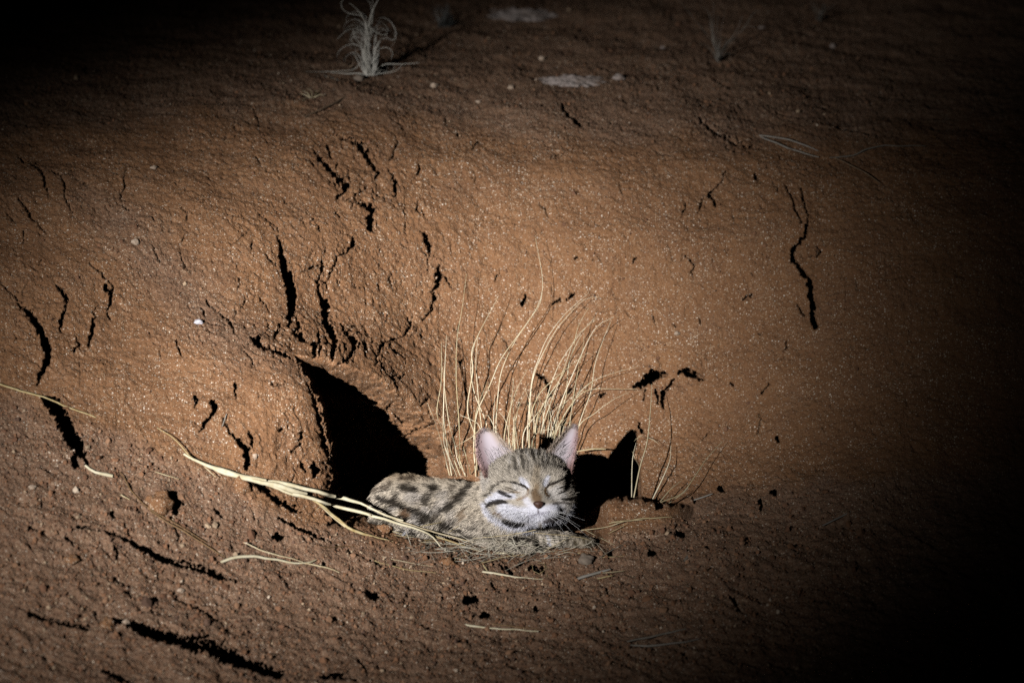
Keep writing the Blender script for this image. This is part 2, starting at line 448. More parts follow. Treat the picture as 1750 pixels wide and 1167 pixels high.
Z(0, 820, 2.5,
  [(330,205,8),(450,225,7),(560,260,13),(620,285,22),(700,335,24),(780,360,20),(860,385,22),(940,415,20),(1000,440,12)],
  [(480,590,12),(560,620,20),(640,660,40),(720,690,52),(800,700,52),(900,720,54),(1000,760,50),(1100,790,44),(1200,820,34)], [(830,690,24),(890,670,12)],
  [(600,480,8),(700,470,8),(780,520,15),(850,560,15),(960,610,11)], [(120,580,14),(250,605,10),(380,630,20)], [(440,825,10),(500,845,20),(570,862,12)],
  [(100,725,5),(200,750,8),(270,780,8)], [(1370,850,10),(1450,850,18),(1520,860,10)], [(10,435,8),(120,465,13)], [(370,545,10),(420,565,12)], [(1450,300,14),(1500,310,12)],
  [(1560,345,12),(1640,385,16)], [(1570,480,9),(1610,505,18)], [(475,150,14),(485,165,10)], [(525,455,14),(545,445,10)], [(1180,235,22),(1205,240,18)], [(1085,160,14),(1100,155,10)], [(130,205,18),(150,208,14)],
  [(1350,715,12),(1430,705,10)], [(1100,430,8),(1180,445,6)], [(1220,165,6),(1320,215,10),(1420,260,10)])
Z(1250, 300, 3.89,
  [(500,345,20),(500,400,28),(455,450,32),(405,500,28),(405,550,32),(440,600,28),(490,660,32),(525,720,36),(520,800,44),(540,870,54),(530,940,44),(560,1000,50)],
  [(275,50,6),(310,110,9)], [(360,80,8),(405,160,11),(425,230,9),(470,320,11)], [(465,100,11),(485,190,11),(510,270,9),(510,330,11)], [(80,815,8),(135,795,14)], [(175,1050,10),(200,1048,10)],
  [(430,850,9),(480,920,11)], [(560,530,7),(590,505,10)])
Z(1050, 450, 2.5,
  [(85,530,10),(125,508,40),(165,485,62),(215,472,22)], [(280,462,18),(310,466,28),(345,480,30),(380,490,12)], [(255,500,14),(235,525,18),(205,560,24),(210,620,10)], [(180,540,14),(185,590,10)],
  [(450,955,24),(460,962,22)], [(680,983,18),(690,985,14)], [(622,1010,10),(632,1035,16),(625,1060,8)], [(338,1005,12),(345,1018,10)], [(700,758,20),(708,765,12)], [(178,1015,34),(200,1030,26)],
  [(555,148,6),(585,138,9)], [(665,515,5),(650,535,6),(630,555,8)], [(500,515,7),(512,525,7)], [(130,540,7),(125,580,7)], [(105,690,10),(118,720,14)])
Z(600, 400, 2.537,
  [(755,265,12),(750,290,22),(738,312,8)], [(870,305,8),(905,285,12)], [(935,285,6),(965,262,16)], [(970,108,10),(982,103,10)], [(120,775,5),(155,755,18),(195,720,6)],
  [(205,890,8),(280,850,8),(355,825,10)], [(462,556,11),(482,550,8)], [(815,610,14),(850,640,14),(870,700,8)], [(930,690,13),(960,670,9)], [(1085,700,13),(1100,690,8)], [(1220,120,6),(1240,105,6)],
  [(250,360,6),(270,390,8),(240,430,6)], [(1510,370,5),(1515,385,7)], [(300,745,5),(350,700,5)], [(60,480,7),(52,500,7)])
Z(0, 200, 3.6475,
  [(110,245,7),(190,285,11),(240,320,16),(270,370,18),(285,430,14),(300,490,8)], [(330,345,5),(385,385,7),(405,440,13),(405,505,7),(430,550,8),(455,595,6)],
  [(120,515,9),(160,560,14),(200,620,12),(260,680,9),(295,720,6)], [(785,340,6),(770,400,7),(785,430,14),(755,470,9),(765,540,6),(800,570,5)], [(350,1065,10),(395,1100,18),(420,1160,20)],
  [(660,1050,14),(690,1100,26),(690,1160,24)], [(680,1030,7),(710,1070,10),(700,1110,8)], [(560,920,6),(640,990,10),(660,1020,7)], [(1285,1130,10),(1305,1165,12)], [(10,1040,7),(80,1100,9),(140,1160,9)],
  [(1130,570,6),(1165,600,8),(1168,650,5)], [(1240,95,5),(1270,120,10)], [(40,580,7),(100,650,7)], [(145,700,6),(150,770,6)])
Z(400, 0, 2.5, [(1080,310,7),(1150,325,6)], [(1200,310,9),(1290,335,8)], [(1400,450,9),(1410,480,8),(1470,525,16),(1480,535,10)], [(1040,610,10),(1020,640,6)])
Z(1050, 0, 2.5, [(430,435,10),(480,450,15),(500,437,11),(540,465,10)], [(250,400,5),(300,415,9),(390,430,8)], [(380,320,8),(450,355,8),(500,375,5)], [(340,500,5),(440,580,13),(520,610,10),(620,635,8)],
  [(690,480,8),(850,530,8),(960,550,11),(1090,575,11)], [(470,735,6),(460,770,6),(405,820,12),(430,870,10),(465,865,6)], [(600,745,8),(612,770,9)])
Z(600, 820, 2.5, [(1395,232,24),(1425,240,20)], [(1278,318,22),(1305,322,18)], [(1135,255,14),(1165,262,14)], [(1215,302,12),(1235,298,10)], [(1285,226,10),(1295,232,10)], [(1575,33,20),(1592,38,16)], [(1510,285,14),(1526,298,14)],
  [(490,522,24),(530,520,26)], [(560,585,18),(590,582,14)], [(785,540,14),(800,560,14)], [(370,508,14),(395,512,12)], [(240,490,14),(270,488,10)], [(60,488,12),(100,510,18)], [(455,418,12),(480,408,10)],
  [(770,375,18),(820,390,18)], [(665,370,12),(690,405,12)], [(860,425,14),(890,422,10)], [(1045,372,14),(1060,382,10)], [(630,625,9),(645,635,9)], [(690,635,10),(715,630,8)], [(600,455,10),(615,470,8)])

def rand_crack(x, y, ang, n, step, w, bend):
    pts, wid = [], []
    for i in range(n):
        pts.append((x, y)); f = i / (n - 1)
        wid.append(w * (0.55 + math.sin(math.pi * f)))
        ang += rng.normal(0, bend); x += math.cos(ang) * step; y += math.sin(ang) * step
    CR.append((pts, wid))
for i in range(110):
    if i % 2: x, y = rng.normal(560, 150), rng.normal(480, 130)
    else: x, y = rng.uniform(0, 1450), rng.uniform(230, 860)
    jl = np.interp(x, [0, 150, 300, 420, 560, 700, 1000, 1250, 1450], [675, 735, 785, 850, 900, 935, 935, 835, 815])
    if y > jl: continue
    rand_crack(x, y, math.pi / 2 + rng.normal(0, 0.6), rng.integers(3, 7), rng.uniform(5, 11), rng.uniform(0.9, 1.9), 0.6)
for i in range(150):
    x = rng.uniform(-20, 1350)
    jl = np.interp(x, [0, 150, 300, 420, 560, 700, 1000, 1250, 1450], [675, 735, 785, 850, 900, 935, 935, 835, 815])
    y = jl + 25 + rng.random() ** 1.3 * (1150 - jl)
    slope = 0.42 * (1 - sstep(250, 900, x))
    rand_crack(x, y, slope + rng.normal(0, 0.22), rng.integers(2, 5), rng.uniform(4, 13), rng.uniform(1.0, 2.8), 0.35)

carve = np.zeros_like(disp); raised = np.zeros_like(disp); push = np.zeros_like(disp)
for pts, wid in CR:
    p = np.array(pts); w = np.array(wid)
    mg = max(w) * 0.6 + 42
    j0, j1 = np.searchsorted(pys, [p[:, 1].min() - mg, p[:, 1].max() + mg]); i0, i1 = np.searchsorted(pxs, [p[:, 0].min() - mg, p[:, 0].max() + mg])
    if j1 - j0 < 2 or i1 - i0 < 2: continue
    sx, sy = PX[j0:j1, i0:i1], PY[j0:j1, i0:i1]
    jlm = np.interp(p[:, 0].mean(), [0, 150, 300, 420, 560, 700, 1000, 1250, 1450], [675, 735, 785, 850, 900, 935, 935, 835, 815])
    flatg = p[:, 1].mean() > jlm + 12 or p[:, 1].mean() < 215
    ledge = flatg and w.max() < 7 and abs(p[-1, 0] - p[0, 0]) > 1.2 * abs(p[-1, 1] - p[0, 1])
    wj = min(3.2, 1.0 + 0.35 * w.max())
    qx = sx + wj * NZ[3](sx * 0.11, sy * 0.11) + 1.3 * NZ[4](sx * 0.33, sy * 0.33) + 0.8 * NZ[2](sx * 0.8, sy * 0.8)
    qy = sy + wj * NZ[5](sx * 0.11, sy * 0.11) + 1.3 * NZ[6](sx * 0.33, sy * 0.33) + 0.8 * NZ[1](sx * 0.8, sy * 0.8)
    if flatg: qx = sx + 0.8 * (qx - sx); qy = sy + 0.45 * (qy - sy)
    d, side, par = poly_dist(qx, qy, p)
    wl = np.interp(par, np.arange(len(w)), w) * (1 + (0.2 if ledge else 0.45) * NZ[7](sx * 0.16, sy * 0.16))
    half = np.maximum(wl * 0.5, 0.7)
    if ledge:
        # a low step: the side nearer the lens stands higher, the flank behind it lies in shade
        lowside = np.where(side < 0, 1.0, -1.0) if p[-1, 0] > p[0, 0] else np.where(side > 0, 1.0, -1.0)
        sd = d * lowside
        h = 0.80 * wl * S
        endf = sstep(0, 0.5, par) * sstep(0, 0.5, len(w) - 1 - par)
        prof = np.clip(sd / (half + 0.5), -1, 1)
        L_ = 10 + 2.0 * wl
        fall = np.exp(-np.maximum(d - half, 0) / L_)
        raised[j0:j1, i0:i1] += np.clip(h, 0, 0.030) * endf * prof * fall * 0.9
        f = 1 - sstep(0.3, 1.0, d / (half + 0.6))
        carve[j0:j1, i0:i1] = np.maximum(carve[j0:j1, i0:i1], f * np.clip(wl * S * 0.9, 0, 0.010))
        continue
    half = half * (1.02 if flatg else 0.72)
    f = 1 - sstep(0.74, 1.0, d / (half + 0.8))
    big = 7.5 if flatg else 4.6
    depth = np.clip(wl * S * big, 0.0010, 0.16 if flatg else 0.075)
    push[j0:j1, i0:i1] = np.maximum(push[j0:j1, i0:i1], f * depth)
    if w.max() > 3.0 and not flatg:
        lift = np.clip(wl * S * 0.55, 0, 0.0050)
        endf = sstep(0, 0.6, par) * sstep(0, 0.6, len(w) - 1 - par)
        raised[j0:j1, i0:i1] += lift * endf * np.where(side > 0, np.exp(-d / 42.0), -0.6 * np.exp(-d / 30.0))
    # crumbled bits along the edges
    seg = np.linalg.norm(np.diff(p, axis=0), axis=1).sum()
    for _ in range(int(seg / 7)):
        k = rng.random() * (len(p) - 1); i = int(k); c_ = p[i] + (p[i + 1] - p[i]) * (k - i) + rng.normal(0, 3.5 + 0.5 * w.max(), 2)
        r_ = rng.uniform(0.8, 2.2)
        g = np.hypot((sx - c_[0]) * rng.uniform(0.6, 1.2), sy - c_[1])
        carve[j0:j1, i0:i1] = np.maximum(carve[j0:j1, i0:i1], r_ * S * 1.8 * (1 - sstep(0.4, 1.0, g / r_)))
disp = disp + raised - carve
SMOOTH = SMOOTH + raised

PB = unproj(PX, PY, YS)
PG = unproj(PX, PY, YS + push) + NRM * disp[..., None]                # the finished ground surface
PSM = PB + NRM * SMOOTH[..., None]             # the same without cracks: what lies on the ground rests on this

R_, C_ = PX.shape
idx = np.arange(R_ * C_).reshape(R_, C_)
quads = np.stack([idx[:-1, :-1], idx[1:, :-1], idx[1:, 1:], idx[:-1, 1:]], -1).reshape(-1, 4)
# skirt out to the horizon
ring = np.concatenate([idx[0, ::12], idx[::12, -1][1:], idx[-1, ::-1][::12], idx[::-1, 0][::12][:-1]])
flat = PG.reshape(-1, 3)
rp = flat[ring]
cen = np.array([0.0, 0.4, 0.0])
extra, loops, base_n = [], [ring], len(flat)
for sc in (1.25, 1.7, 2.6, 4.5, 9, 20, 50, 120):
    q = rp.copy(); q[:, :2] = cen[:2] + (rp[:, :2] - cen[:2]) * sc
    q[:, 2] = rp[:, 2] * (1 + 0.0 * sc)
    if sc > 1.25: q[:, 2] += 0.012 * NZ[0](q[:, 0] * 3, q[:, 1] * 3)
    loops.append(np.arange(len(q)) + base_n + sum(len(e) for e in extra))
    extra.append(q)
sk = []
for a, b in zip(loops[:-1], loops[1:]):
    sk.append(np.stack([a, np.roll(a, -1), np.roll(b, -1), b], -1))
allv = np.concatenate([flat] + extra); allf = np.concatenate([quads] + sk)
gr_att = np.concatenate([grit.ravel(), np.full(len(allv) - base_n, 0.8)])
ground = link('ground', new_mesh('ground', allv, allf, M_SOIL, True, attrs={'grit': gr_att}))
tag(ground, 'bare red earth bank with cracks and a scraped hollow', None, None, 'structure')

def grid_lookup(A, px, py):
    fi = np.interp(px, pxs, np.arange(C_)); fj = np.interp(py, pys, np.arange(R_))
    i = np.clip(fi.astype(int), 0, C_ - 2); j = np.clip(fj.astype(int), 0, R_ - 2)
    a = (fi - i); b = (fj - j)
    if A.ndim == 3: a = a[..., None]; b = b[..., None]
    return (A[j, i] * (1 - a) + A[j, i + 1] * a) * (1 - b) + (A[j + 1, i] * (1 - a) + A[j + 1, i + 1] * a) * b
def gpoint(px, py): return grid_lookup(PSM, np.asarray(px, float), np.asarray(py, float))
def gnormal(px, py): return grid_lookup(NRM, np.asarray(px, float), np.asarray(py, float))

# ------------------------------------------------------------------ the cat, modelled in a frame of photograph pixels (a right, b down, c towards the lens)
def cat_world(Q):
    Q = np.asarray(Q, float)
    d = DIST - Q[..., 2] * S
    return CAM + d[..., None] * FWD + ((Q[..., 0] - CX) * S)[..., None] * RGT + ((CY - Q[..., 1]) * S)[..., None] * UPV
def ell(Q, c, r):
    k = (Q - np.array(c, np.float32)) / np.array(r, np.float32)
    k0 = np.sqrt((k * k).sum(-1)) + 1e-6
    k1 = np.sqrt(((k / np.array(r, np.float32)) ** 2).sum(-1)) + 1e-6
    return k0 * (k0 - 1) / k1
def cap(Q, a, b, ra, rb):
    a = np.array(a, np.float32); b = np.array(b, np.float32)
    ab = b - a
    t = np.clip(((Q - a) @ ab) / (ab @ ab), 0, 1)
    return np.sqrt(((Q - a - t[..., None] * ab) ** 2).sum(-1)) - (ra + (rb - ra) * t)
def smin(a, b, k):
    h = np.clip(0.5 + 0.5 * (b - a) / k, 0, 1)
    return b + (a - b) * h - k * h * (1 - h)
def smax(a, b, k): return -smin(-a, -b, k)
def sdf_head(Q):
    d = ell(Q, (903, 827, 36), (72, 58, 62))
    d = smin(d, ell(Q, (846, 812, 14), (20, 24, 28)), 14)
    d = smin(d, ell(Q, (962, 806, 10), (15, 22, 26)), 14)
    d = smin(d, ell(Q, (867, 860, 42), (40, 38, 44)), 16)
    d = smin(d, ell(Q, (944, 855, 40), (38, 38, 46)), 16)
    d = smin(d, ell(Q, (902, 884, 36), (58, 25, 44)), 14)
    d = smin(d, ell(Q, (915, 866, 64), (46, 30, 42)), 18)
    d = smin(d, cap(Q, (910, 808, 78), (918, 850, 101), 19, 13.5), 18)
    d = smin(d, ell(Q, (906, 872, 95), (21, 15, 17)), 8)
    d = smin(d, ell(Q, (934, 869, 93), (20, 15, 17)), 8)
    d = smin(d, ell(Q, (921, 885, 85), (21, 12, 18)), 8)
    d = smin(d, ell(Q, (919, 857, 108), (9.5, 7, 8)), 5)
    # closed eyes: lids bulge softly in shallow sockets
    d = smax(d, -ell(Q, (884, 828, 112), (19, 11, 13)), 10)
    d = smax(d, -ell(Q, (947, 823, 108), (17, 11, 13)), 10)
    d = smin(d, ell(Q, (886, 832, 88), (20, 13, 13)), 6)
    d = smin(d, ell(Q, (946, 827, 84), (17, 13, 13)), 6)
    # brows
    d = smin(d, ell(Q, (884, 812, 84), (24, 10, 14)), 12)
    d = smin(d, ell(Q, (944, 808, 80), (20, 10, 14)), 12)
    return d
def sdf_body(Q):
    d = ell(Q, (694, 866, -14), (63, 54, 60))
    d = smin(d, ell(Q, (762, 870, -14), (78, 49, 56)), 20)
    d = smin(d, ell(Q, (835, 880, 4), (58, 54, 52)), 20)
    d = smin(d, ell(Q, (893, 893, 22), (58, 40, 46)), 18)
    d = smin(d, cap(Q, (850, 866, 0), (898, 850, 20), 44, 46), 16)
    d = smin(d, ell(Q, (700, 886, 26), (56, 36, 34)), 12)
    d = smin(d, ell(Q, (668, 896, 38), (38, 20, 22)), 10)
    d = smin(d, ell(Q, (848, 902, 36), (34, 30, 30)), 12)
    d = smin(d, cap(Q, (905, 918, 44), (960, 920, 60), 14, 12), 8)
    d = smin(d, cap(Q, (960, 920, 60), (1000, 926, 60), 12, 10), 6)
    d = smin(d, ell(Q, (1002, 926, 60), (15, 9.5, 14)), 5)
    d = smin(d, cap(Q, (855, 922, 48), (905, 930, 68), 14, 11), 8)
    return d
def sdf_cat(Q):
    return smin(sdf_head(Q), sdf_body(Q), 9)

VX = 2.0
ax = np.arange(604, 1040, VX); ay = np.arange(748, 956, VX); az = np.arange(-96, 148, VX)
G = np.stack(np.meshgrid(ax, ay, az, indexing='ij'), -1).astype(np.float32)
F = sdf_cat(G).astype(np.float32)
F += 1.1 * NZ[2](G[..., 0] * 0.045, G[..., 1] * 0.045 + G[..., 2] * 0.03)
def surface_nets(F, org, h):
    ins = F < 0
    nx, ny, nz = F.shape
    c = np.zeros((nx - 1, ny - 1, nz - 1), np.int32)
    offs = [(i, j, k) for i in (0, 1) for j in (0, 1) for k in (0, 1)]
    sub = lambda A, o: A[o[0]:nx - 1 + o[0], o[1]:ny - 1 + o[1], o[2]:nz - 1 + o[2]]
    for o in offs: c += sub(ins, o)
    act = np.argwhere((c > 0) & (c < 8))
    acc = np.zeros((len(act), 3)); cnt = np.zeros(len(act))
    val = {o: F[act[:, 0] + o[0], act[:, 1] + o[1], act[:, 2] + o[2]] for o in offs}
    for a in offs:
        for d in range(3):
            if a[d]: continue
            b = list(a); b[d] = 1; b = tuple(b)
            va, vb = val[a], val[b]
            m = (va < 0) != (vb < 0)
            t = np.where(m, va / np.where(m, va - vb, 1), 0)
            p = np.tile(np.array(a, float), (len(act), 1)); p[:, d] = t
            acc += p * m[:, None]; cnt += m
    V = org + (act + acc / cnt[:, None]) * h
    vid = np.full(c.shape, -1, np.int64); vid[act[:, 0], act[:, 1], act[:, 2]] = np.arange(len(act))
    Fq = []
    for d in range(3):
        e1, e2 = (d + 1) % 3, (d + 2) % 3
        sl0 = [slice(1, -1)] * 3; sl1 = [slice(1, -1)] * 3
        sl0[d] = slice(0, -1); sl1[d] = slice(1, None)
        a = ins[tuple(sl0)]; b = ins[tuple(sl1)]
        w = np.argwhere(a != b)
        flip = a[w[:, 0], w[:, 1], w[:, 2]]
        base = w.copy(); base[:, e1] += 1; base[:, e2] += 1
        def at(o1, o2):
            q = base.copy(); q[:, e1] -= o1; q[:, e2] -= o2
            return vid[q[:, 0], q[:, 1], q[:, 2]]
        q = np.stack([at(1, 1), at(0, 1), at(0, 0), at(1, 0)], -1)
        q = np.where(flip[:, None], q, q[:, ::-1])
        Fq.append(q)
    Fq = np.concatenate(Fq)
    return V, Fq[(Fq >= 0).all(1)]
CV, CF = surface_nets(F, np.array([ax[0], ay[0], az[0]]), VX)
# b points down in this frame, so the frame is left-handed against the world: turn the faces round
CF = CF[:, ::-1]

def front_c(px, py):
    """How far the cat's front surface stands towards the lens at a pixel (nan where there is no cat)."""
    px = np.atleast_1d(np.asarray(px, float)); py = np.atleast_1d(np.asarray(py, float))
    cs = np.arange(146, -90, -2.0)
    Q = np.stack([np.repeat(px[:, None], len(cs), 1), np.repeat(py[:, None], len(cs), 1), np.repeat(cs[None], len(px), 0)], -1)
    d = sdf_cat(Q.astype(np.float32)) < 0
    out = np.full(len(px), np.nan)
    h = d.any(1); out[h] = cs[d.argmax(1)[h]]
    return out

# ---- coat pattern
def srgb(r, g, b):
    c = np.array([r, g, b], float) / 255
    return np.where(c <= 0.04045, c / 12.92, ((c + 0.055) / 1.055) ** 2.4)
HEADZ = (800, 710, 5.305); BODYZ = (600, 700, 3.765)
def stroke(col, a, b, z, pts, w, rgb, alpha=1.0, soft=0.35):
    p = np.array([(z[0] + q[0] / z[2], z[1] + q[1] / z[2]) for q in pts], float)
    if len(p) == 1: p = np.vstack([p, p + [0.01, 0]])
    wj = w / z[2]
    near = (a > p[:, 0].min() - wj * 1.5) & (a < p[:, 0].max() + wj * 1.5) & (b > p[:, 1].min() - wj * 1.5) & (b < p[:, 1].max() + wj * 1.5)
    if not near.any(): return
    d, _, par = poly_dist(a[near], b[near], p)
    tp = 1.0 - 0.35 * np.abs(par / max(len(p) - 1, 1) - 0.5) * 2
    m = alpha * (1 - sstep(wj * 0.5 * (1 - soft) * tp, wj * 0.5 * (1 + soft) * tp, d))
    col[near] = col[near] * (1 - m[:, None]) + np.array(rgb) * m[:, None]
DK = srgb(24, 18, 14); DK2 = srgb(58, 46, 36); WHT = srgb(222, 222, 233); CRM = srgb(212, 206, 200); TAN = srgb(176, 158, 134)
OCH = srgb(150, 118, 78); GRY = srgb(160, 147, 130)
def coat_body(a, b, c):
    nz = NZ[1](a * 0.05, b * 0.05)
    col = np.empty((len(a), 3)); col[:] = srgb(200, 187, 168)
    col += (0.05 * nz)[:, None]
    up = (1 - sstep(806, 838, b - 8 * nz))[:, None] * (a < 835)[:, None]
    col = col * (1 - 0.8 * up) + srgb(118, 95, 62) * 0.8 * up
    low = sstep(880, 910, b)[:, None]
    col = col * (1 - 0.4 * low) + srgb(205, 195, 182) * 0.4 * low
    st = lambda pts, w, rgb=DK, al=0.85, soft=0.45: stroke(col, a + 2.2 * NZ[3](a * .1, b * .1), b + 2.2 * NZ[4](a * .1, b * .1), BODYZ, pts, w, rgb, al, soft)
    BN = (620, 795, 7.955)
    sn = lambda pts, w, rgb=DK, al=0.93, soft=0.6: stroke(col, a + 3.0 * NZ[3](a * .10, b * .10) + 2.0 * NZ[5](a * .3, b * .3), b + 3.0 * NZ[4](a * .10, b * .10) + 2.0 * NZ[6](a * .3, b * .3), BN, pts, w * 1.42, rgb, al, soft)
    for pts, w, al in (([(740,660)], 120, .8), ([(640,430),(780,440)], 150, .6), ([(1000,620),(1150,480)], 110, .6), ([(450,570)], 80, .7), ([(850,590),(930,640)], 80, .6), ([(1050,400),(1150,380)], 80, .5), ([(700,770),(800,790)], 100, .8), ([(1250,620),(1200,740)], 110, .5), ([(120,600),(100,680)], 80, .7), ([(300,430)], 70, .5)):
        sn(pts, w, srgb(198, 190, 182), al, .5)
    sn([(560,298),(650,312),(745,330)], 84); sn([(960,300),(1045,312)], 84); sn([(492,380),(470,435)], 74, DK, .85); sn([(865,510),(895,430),(960,340)], 74, DK, .85)
    sn([(1075,600),(1200,540),(1320,440),(1430,340),(1510,285)], 84, DK, .9); sn([(1200,320),(1290,300)], 74, DK2, .7); sn([(250,420),(400,480),(500,510),(600,560),(700,580)], 74, DK, .95)
    sn([(690,580),(760,620),(850,660),(960,725)], 66, DK, .9); sn([(200,548),(265,560)], 88); sn([(110,480),(130,410)], 66); sn([(335,580),(425,592)], 64, DK, .85)
    sn([(560,640),(640,650)], 96, srgb(104,74,48), .9); sn([(535,685),(640,705)], 64); sn([(790,720),(890,745)], 66); sn([(1080,780),(1210,822)], 96); sn([(1270,860),(1350,882)], 66)
    sn([(330,770),(440,845)], 86); sn([(640,890),(725,922)], 76); sn([(515,868),(570,880)], 54); sn([(1335,745),(1380,640),(1400,560)], 54, srgb(110,84,56), .7); sn([(1480,830),(1565,820)], 66, DK, .8)
    sn([(1560,745),(1500,640)], 40, DK2, .5); sn([(1390,950),(1570,972)], 76, DK, .8); sn([(150,760),(245,782)], 66); sn([(300,690),(345,702)], 54); sn([(610,890)], 60, WHT, .9)
    sn([(290,305),(420,258)], 66, DK2, .8); sn([(550,190),(710,188)], 54, DK2, .85); sn([(830,108),(970,182)], 66, DK, .9); sn([(1060,180),(1250,192),(1510,222)], 60, DK, .9); sn([(180,330),(230,300)], 50, DK2, .8)
    sn([(1640,700),(1600,560)], 40, DK2, .35); sn([(1650,860),(1740,900)], 70, DK2, .6)
    for x, y in ((1195,812),(1240,838),(1300,806),(1345,836),(1390,826),(1440,848),(1490,830),(1180,850),(1330,790),(1530,850)):
        st([(x-6,y-16),(x+8,y+16)], 24, DK, .85)
    st([(1000,815),(1090,830),(1170,812)], 66, DK, .8); st([(1265,800),(1280,860)], 24, WHT, .8); st([(880,790),(960,820)], 44, DK, .7); st([(640,560),(700,545)], 24, DK2, .6); st([(230,640),(260,670)], 34, DK, .8); st([(560,660),(540,690)], 34, DK2, .7); st([(640,690),(680,720)], 34, DK2, .7); st([(200,700),(180,680)], 30, DK, .7); st([(420,600),(460,570)], 26, DK2, .6)  # the broad chest stroke paints in both dark stripes and shade
    # black throat bands, with the shade below the chin painted in
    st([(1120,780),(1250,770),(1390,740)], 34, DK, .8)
    fade = (sstep(955, 985, a) * sstep(900, 908, b))[:, None]  # coat darkens towards the paw: its shadow and dark fur painted in
    col = col * (1 - 0.6 * fade) + srgb(92, 80, 56) * 0.6 * fade
    mt = NZ[7](a * 0.22 + b * 0.1, b * 0.35)
    col = col * (1 + 0.30 * mt)[:, None]
    col = col * (1 - (0.55 * sstep(0.25, 0.6, NZ[0](a * 0.16, b * 0.24))))[:, None]
    return np.clip(col, 0.01, 0.95)
def coat_head(a, b, c):
    nz = NZ[2](a * 0.09, b * 0.09)
    col = np.empty((len(a), 3)); col[:] = srgb(184, 174, 159)
    col += (0.03 * nz)[:, None]
    aj = a + 0.7 * NZ[3](a * .16, b * .16); bj = b + 0.7 * NZ[4](a * .16, b * .16)
    st = lambda pts, w, rgb=DK, al=0.95, soft=0.3: stroke(col, aj, bj, HEADZ, pts, w, rgb, al, soft)
    # pale areas
    st([(150,820),(200,910),(330,995),(500,1020),(600,985)], 120, WHT, .9, .5)
    st([(330,830),(450,880),(600,880),(720,860),(820,830)], 160, WHT, .95, .4)
    st([(600,850)], 200, WHT, .9, .5); st([(210,770),(300,720),(420,720)], 80, WHT, .9, .45); st([(960,800),(900,900),(820,945),(690,965)], 80, WHT, .95, .4)
    st([(450,640),(520,690)], 110, CRM, .75, .5); st([(800,660),(760,700),(840,720)], 110, CRM, .8, .5); st([(900,820),(820,780)], 90, CRM, .7, .5)
    st([(490,575),(540,640)], 66, WHT, .9, .6); st([(715,560),(688,622)], 54, WHT, .85, .6); st([(170,560),(160,650)], 100, CRM, .35, .6)
    st([(550,780),(520,740)], 70, WHT, .7, .5)
    # forehead
    st([(620,480),(610,580),(620,660)], 80, srgb(146,126,98), .5, .6); st([(600,690),(622,735),(638,770)], 104, srgb(100,78,54), .92, .55); st([(620,640)], 80, srgb(140,116,86), .6, .5)
    for pts, w, al in (([(430,400),(440,500)], 34, .6), ([(485,340),(505,430),(512,490)], 30, .65), ([(560,305),(585,370),(605,420)], 26, .75), ([(650,300),(638,380)], 28, .7), ([(545,430),(545,520)], 24, .5),
                       ([(665,420),(685,490)], 26, .6), ([(610,430),(645,470)], 22, .55), ([(710,360),(720,450)], 24, .5), ([(470,460),(460,530)], 22, .45), ([(520,300),(500,340)], 34, .6), ([(600,285),(650,285)], 34, .6),
                       ([(760,400),(780,470)], 22, .4), ([(580,460),(575,540)], 18, .4), ([(390,450),(380,520)], 24, .3)):
        st(pts, w * 1.1, DK, min(al * 1.15, 1), .5)
    for pts in ([(530,340),(560,420)], [(620,310),(615,390)], [(460,390),(475,470)], [(690,360),(700,430)], [(400,380),(390,440)]): st(pts, 18, CRM, .5, .5)
    # left side of the face
    st([(160,728),(215,712),(250,645),(300,612),(350,583)], 22, DK, .85); st([(345,638),(390,652),(440,668)], 13, DK2, .9); st([(300,688),(350,703),(395,724)], 42); st([(205,806),(255,780),(310,768),(360,776)], 46); st([(330,655),(380,668),(440,690)], 13, DK2, .8)
    st([(165,775),(190,800),(205,815)], 18, DK, .7); st([(250,850),(300,870),(325,885)], 24, srgb(120,92,64), .65); st([(335,928),(390,955),(440,968),(500,964)], 56, DK, .97); st([(410,600),(360,590),(330,600)], 9, DK2, .7)
    st([(395,600),(470,616),(515,632),(548,664)], 24, DK, 1.0); st([(548,660),(545,700),(505,735),(450,755)], 24, srgb(128,98,62), .65); st([(430,680),(480,690)], 16, OCH, .7)
    # right side
    st([(700,650),(730,620),(780,604),(850,576)], 23, DK, 1.0); st([(700,645),(690,690),(720,720)], 22, srgb(120,88,50), .85)
    st([(800,655),(850,632),(890,612)], 17, DK, .85); st([(800,700),(860,675),(905,655)], 26, DK, .9); st([(840,752),(900,752),(950,742)], 30, DK, .95); st([(760,785),(850,778),(900,790)], 28, DK2, .7)
    st([(875,580),(925,630),(948,690)], 22, DK, .85); st([(690,935),(780,915),(870,880)], 42, srgb(92,84,84), .9); st([(800,850),(870,820)], 22, DK2, .6)
    st([(540,1015),(700,995),(860,960)], 34, DK, .9)  # shade under the right cheek, painted into the coat
    # mouth
    st([(633,832),(633,868)], 14, srgb(90,78,80), .85); st([(530,892),(590,886),(633,870),(680,866),(730,848)], 16, srgb(138,132,146), .75)
    return np.clip(col, 0.01, 0.92)
def coat(Q):
    a, b, c = Q[:, 0].astype(float), Q[:, 1].astype(float), Q[:, 2].astype(float)
    q = Q.astype(np.float32)
    hd = sstep(5, -5, sdf_head(q) - sdf_body(q))[:, None]
    return coat_body(a, b, c) * (1 - hd) + coat_head(a, b, c) * hd, hd[:, 0]

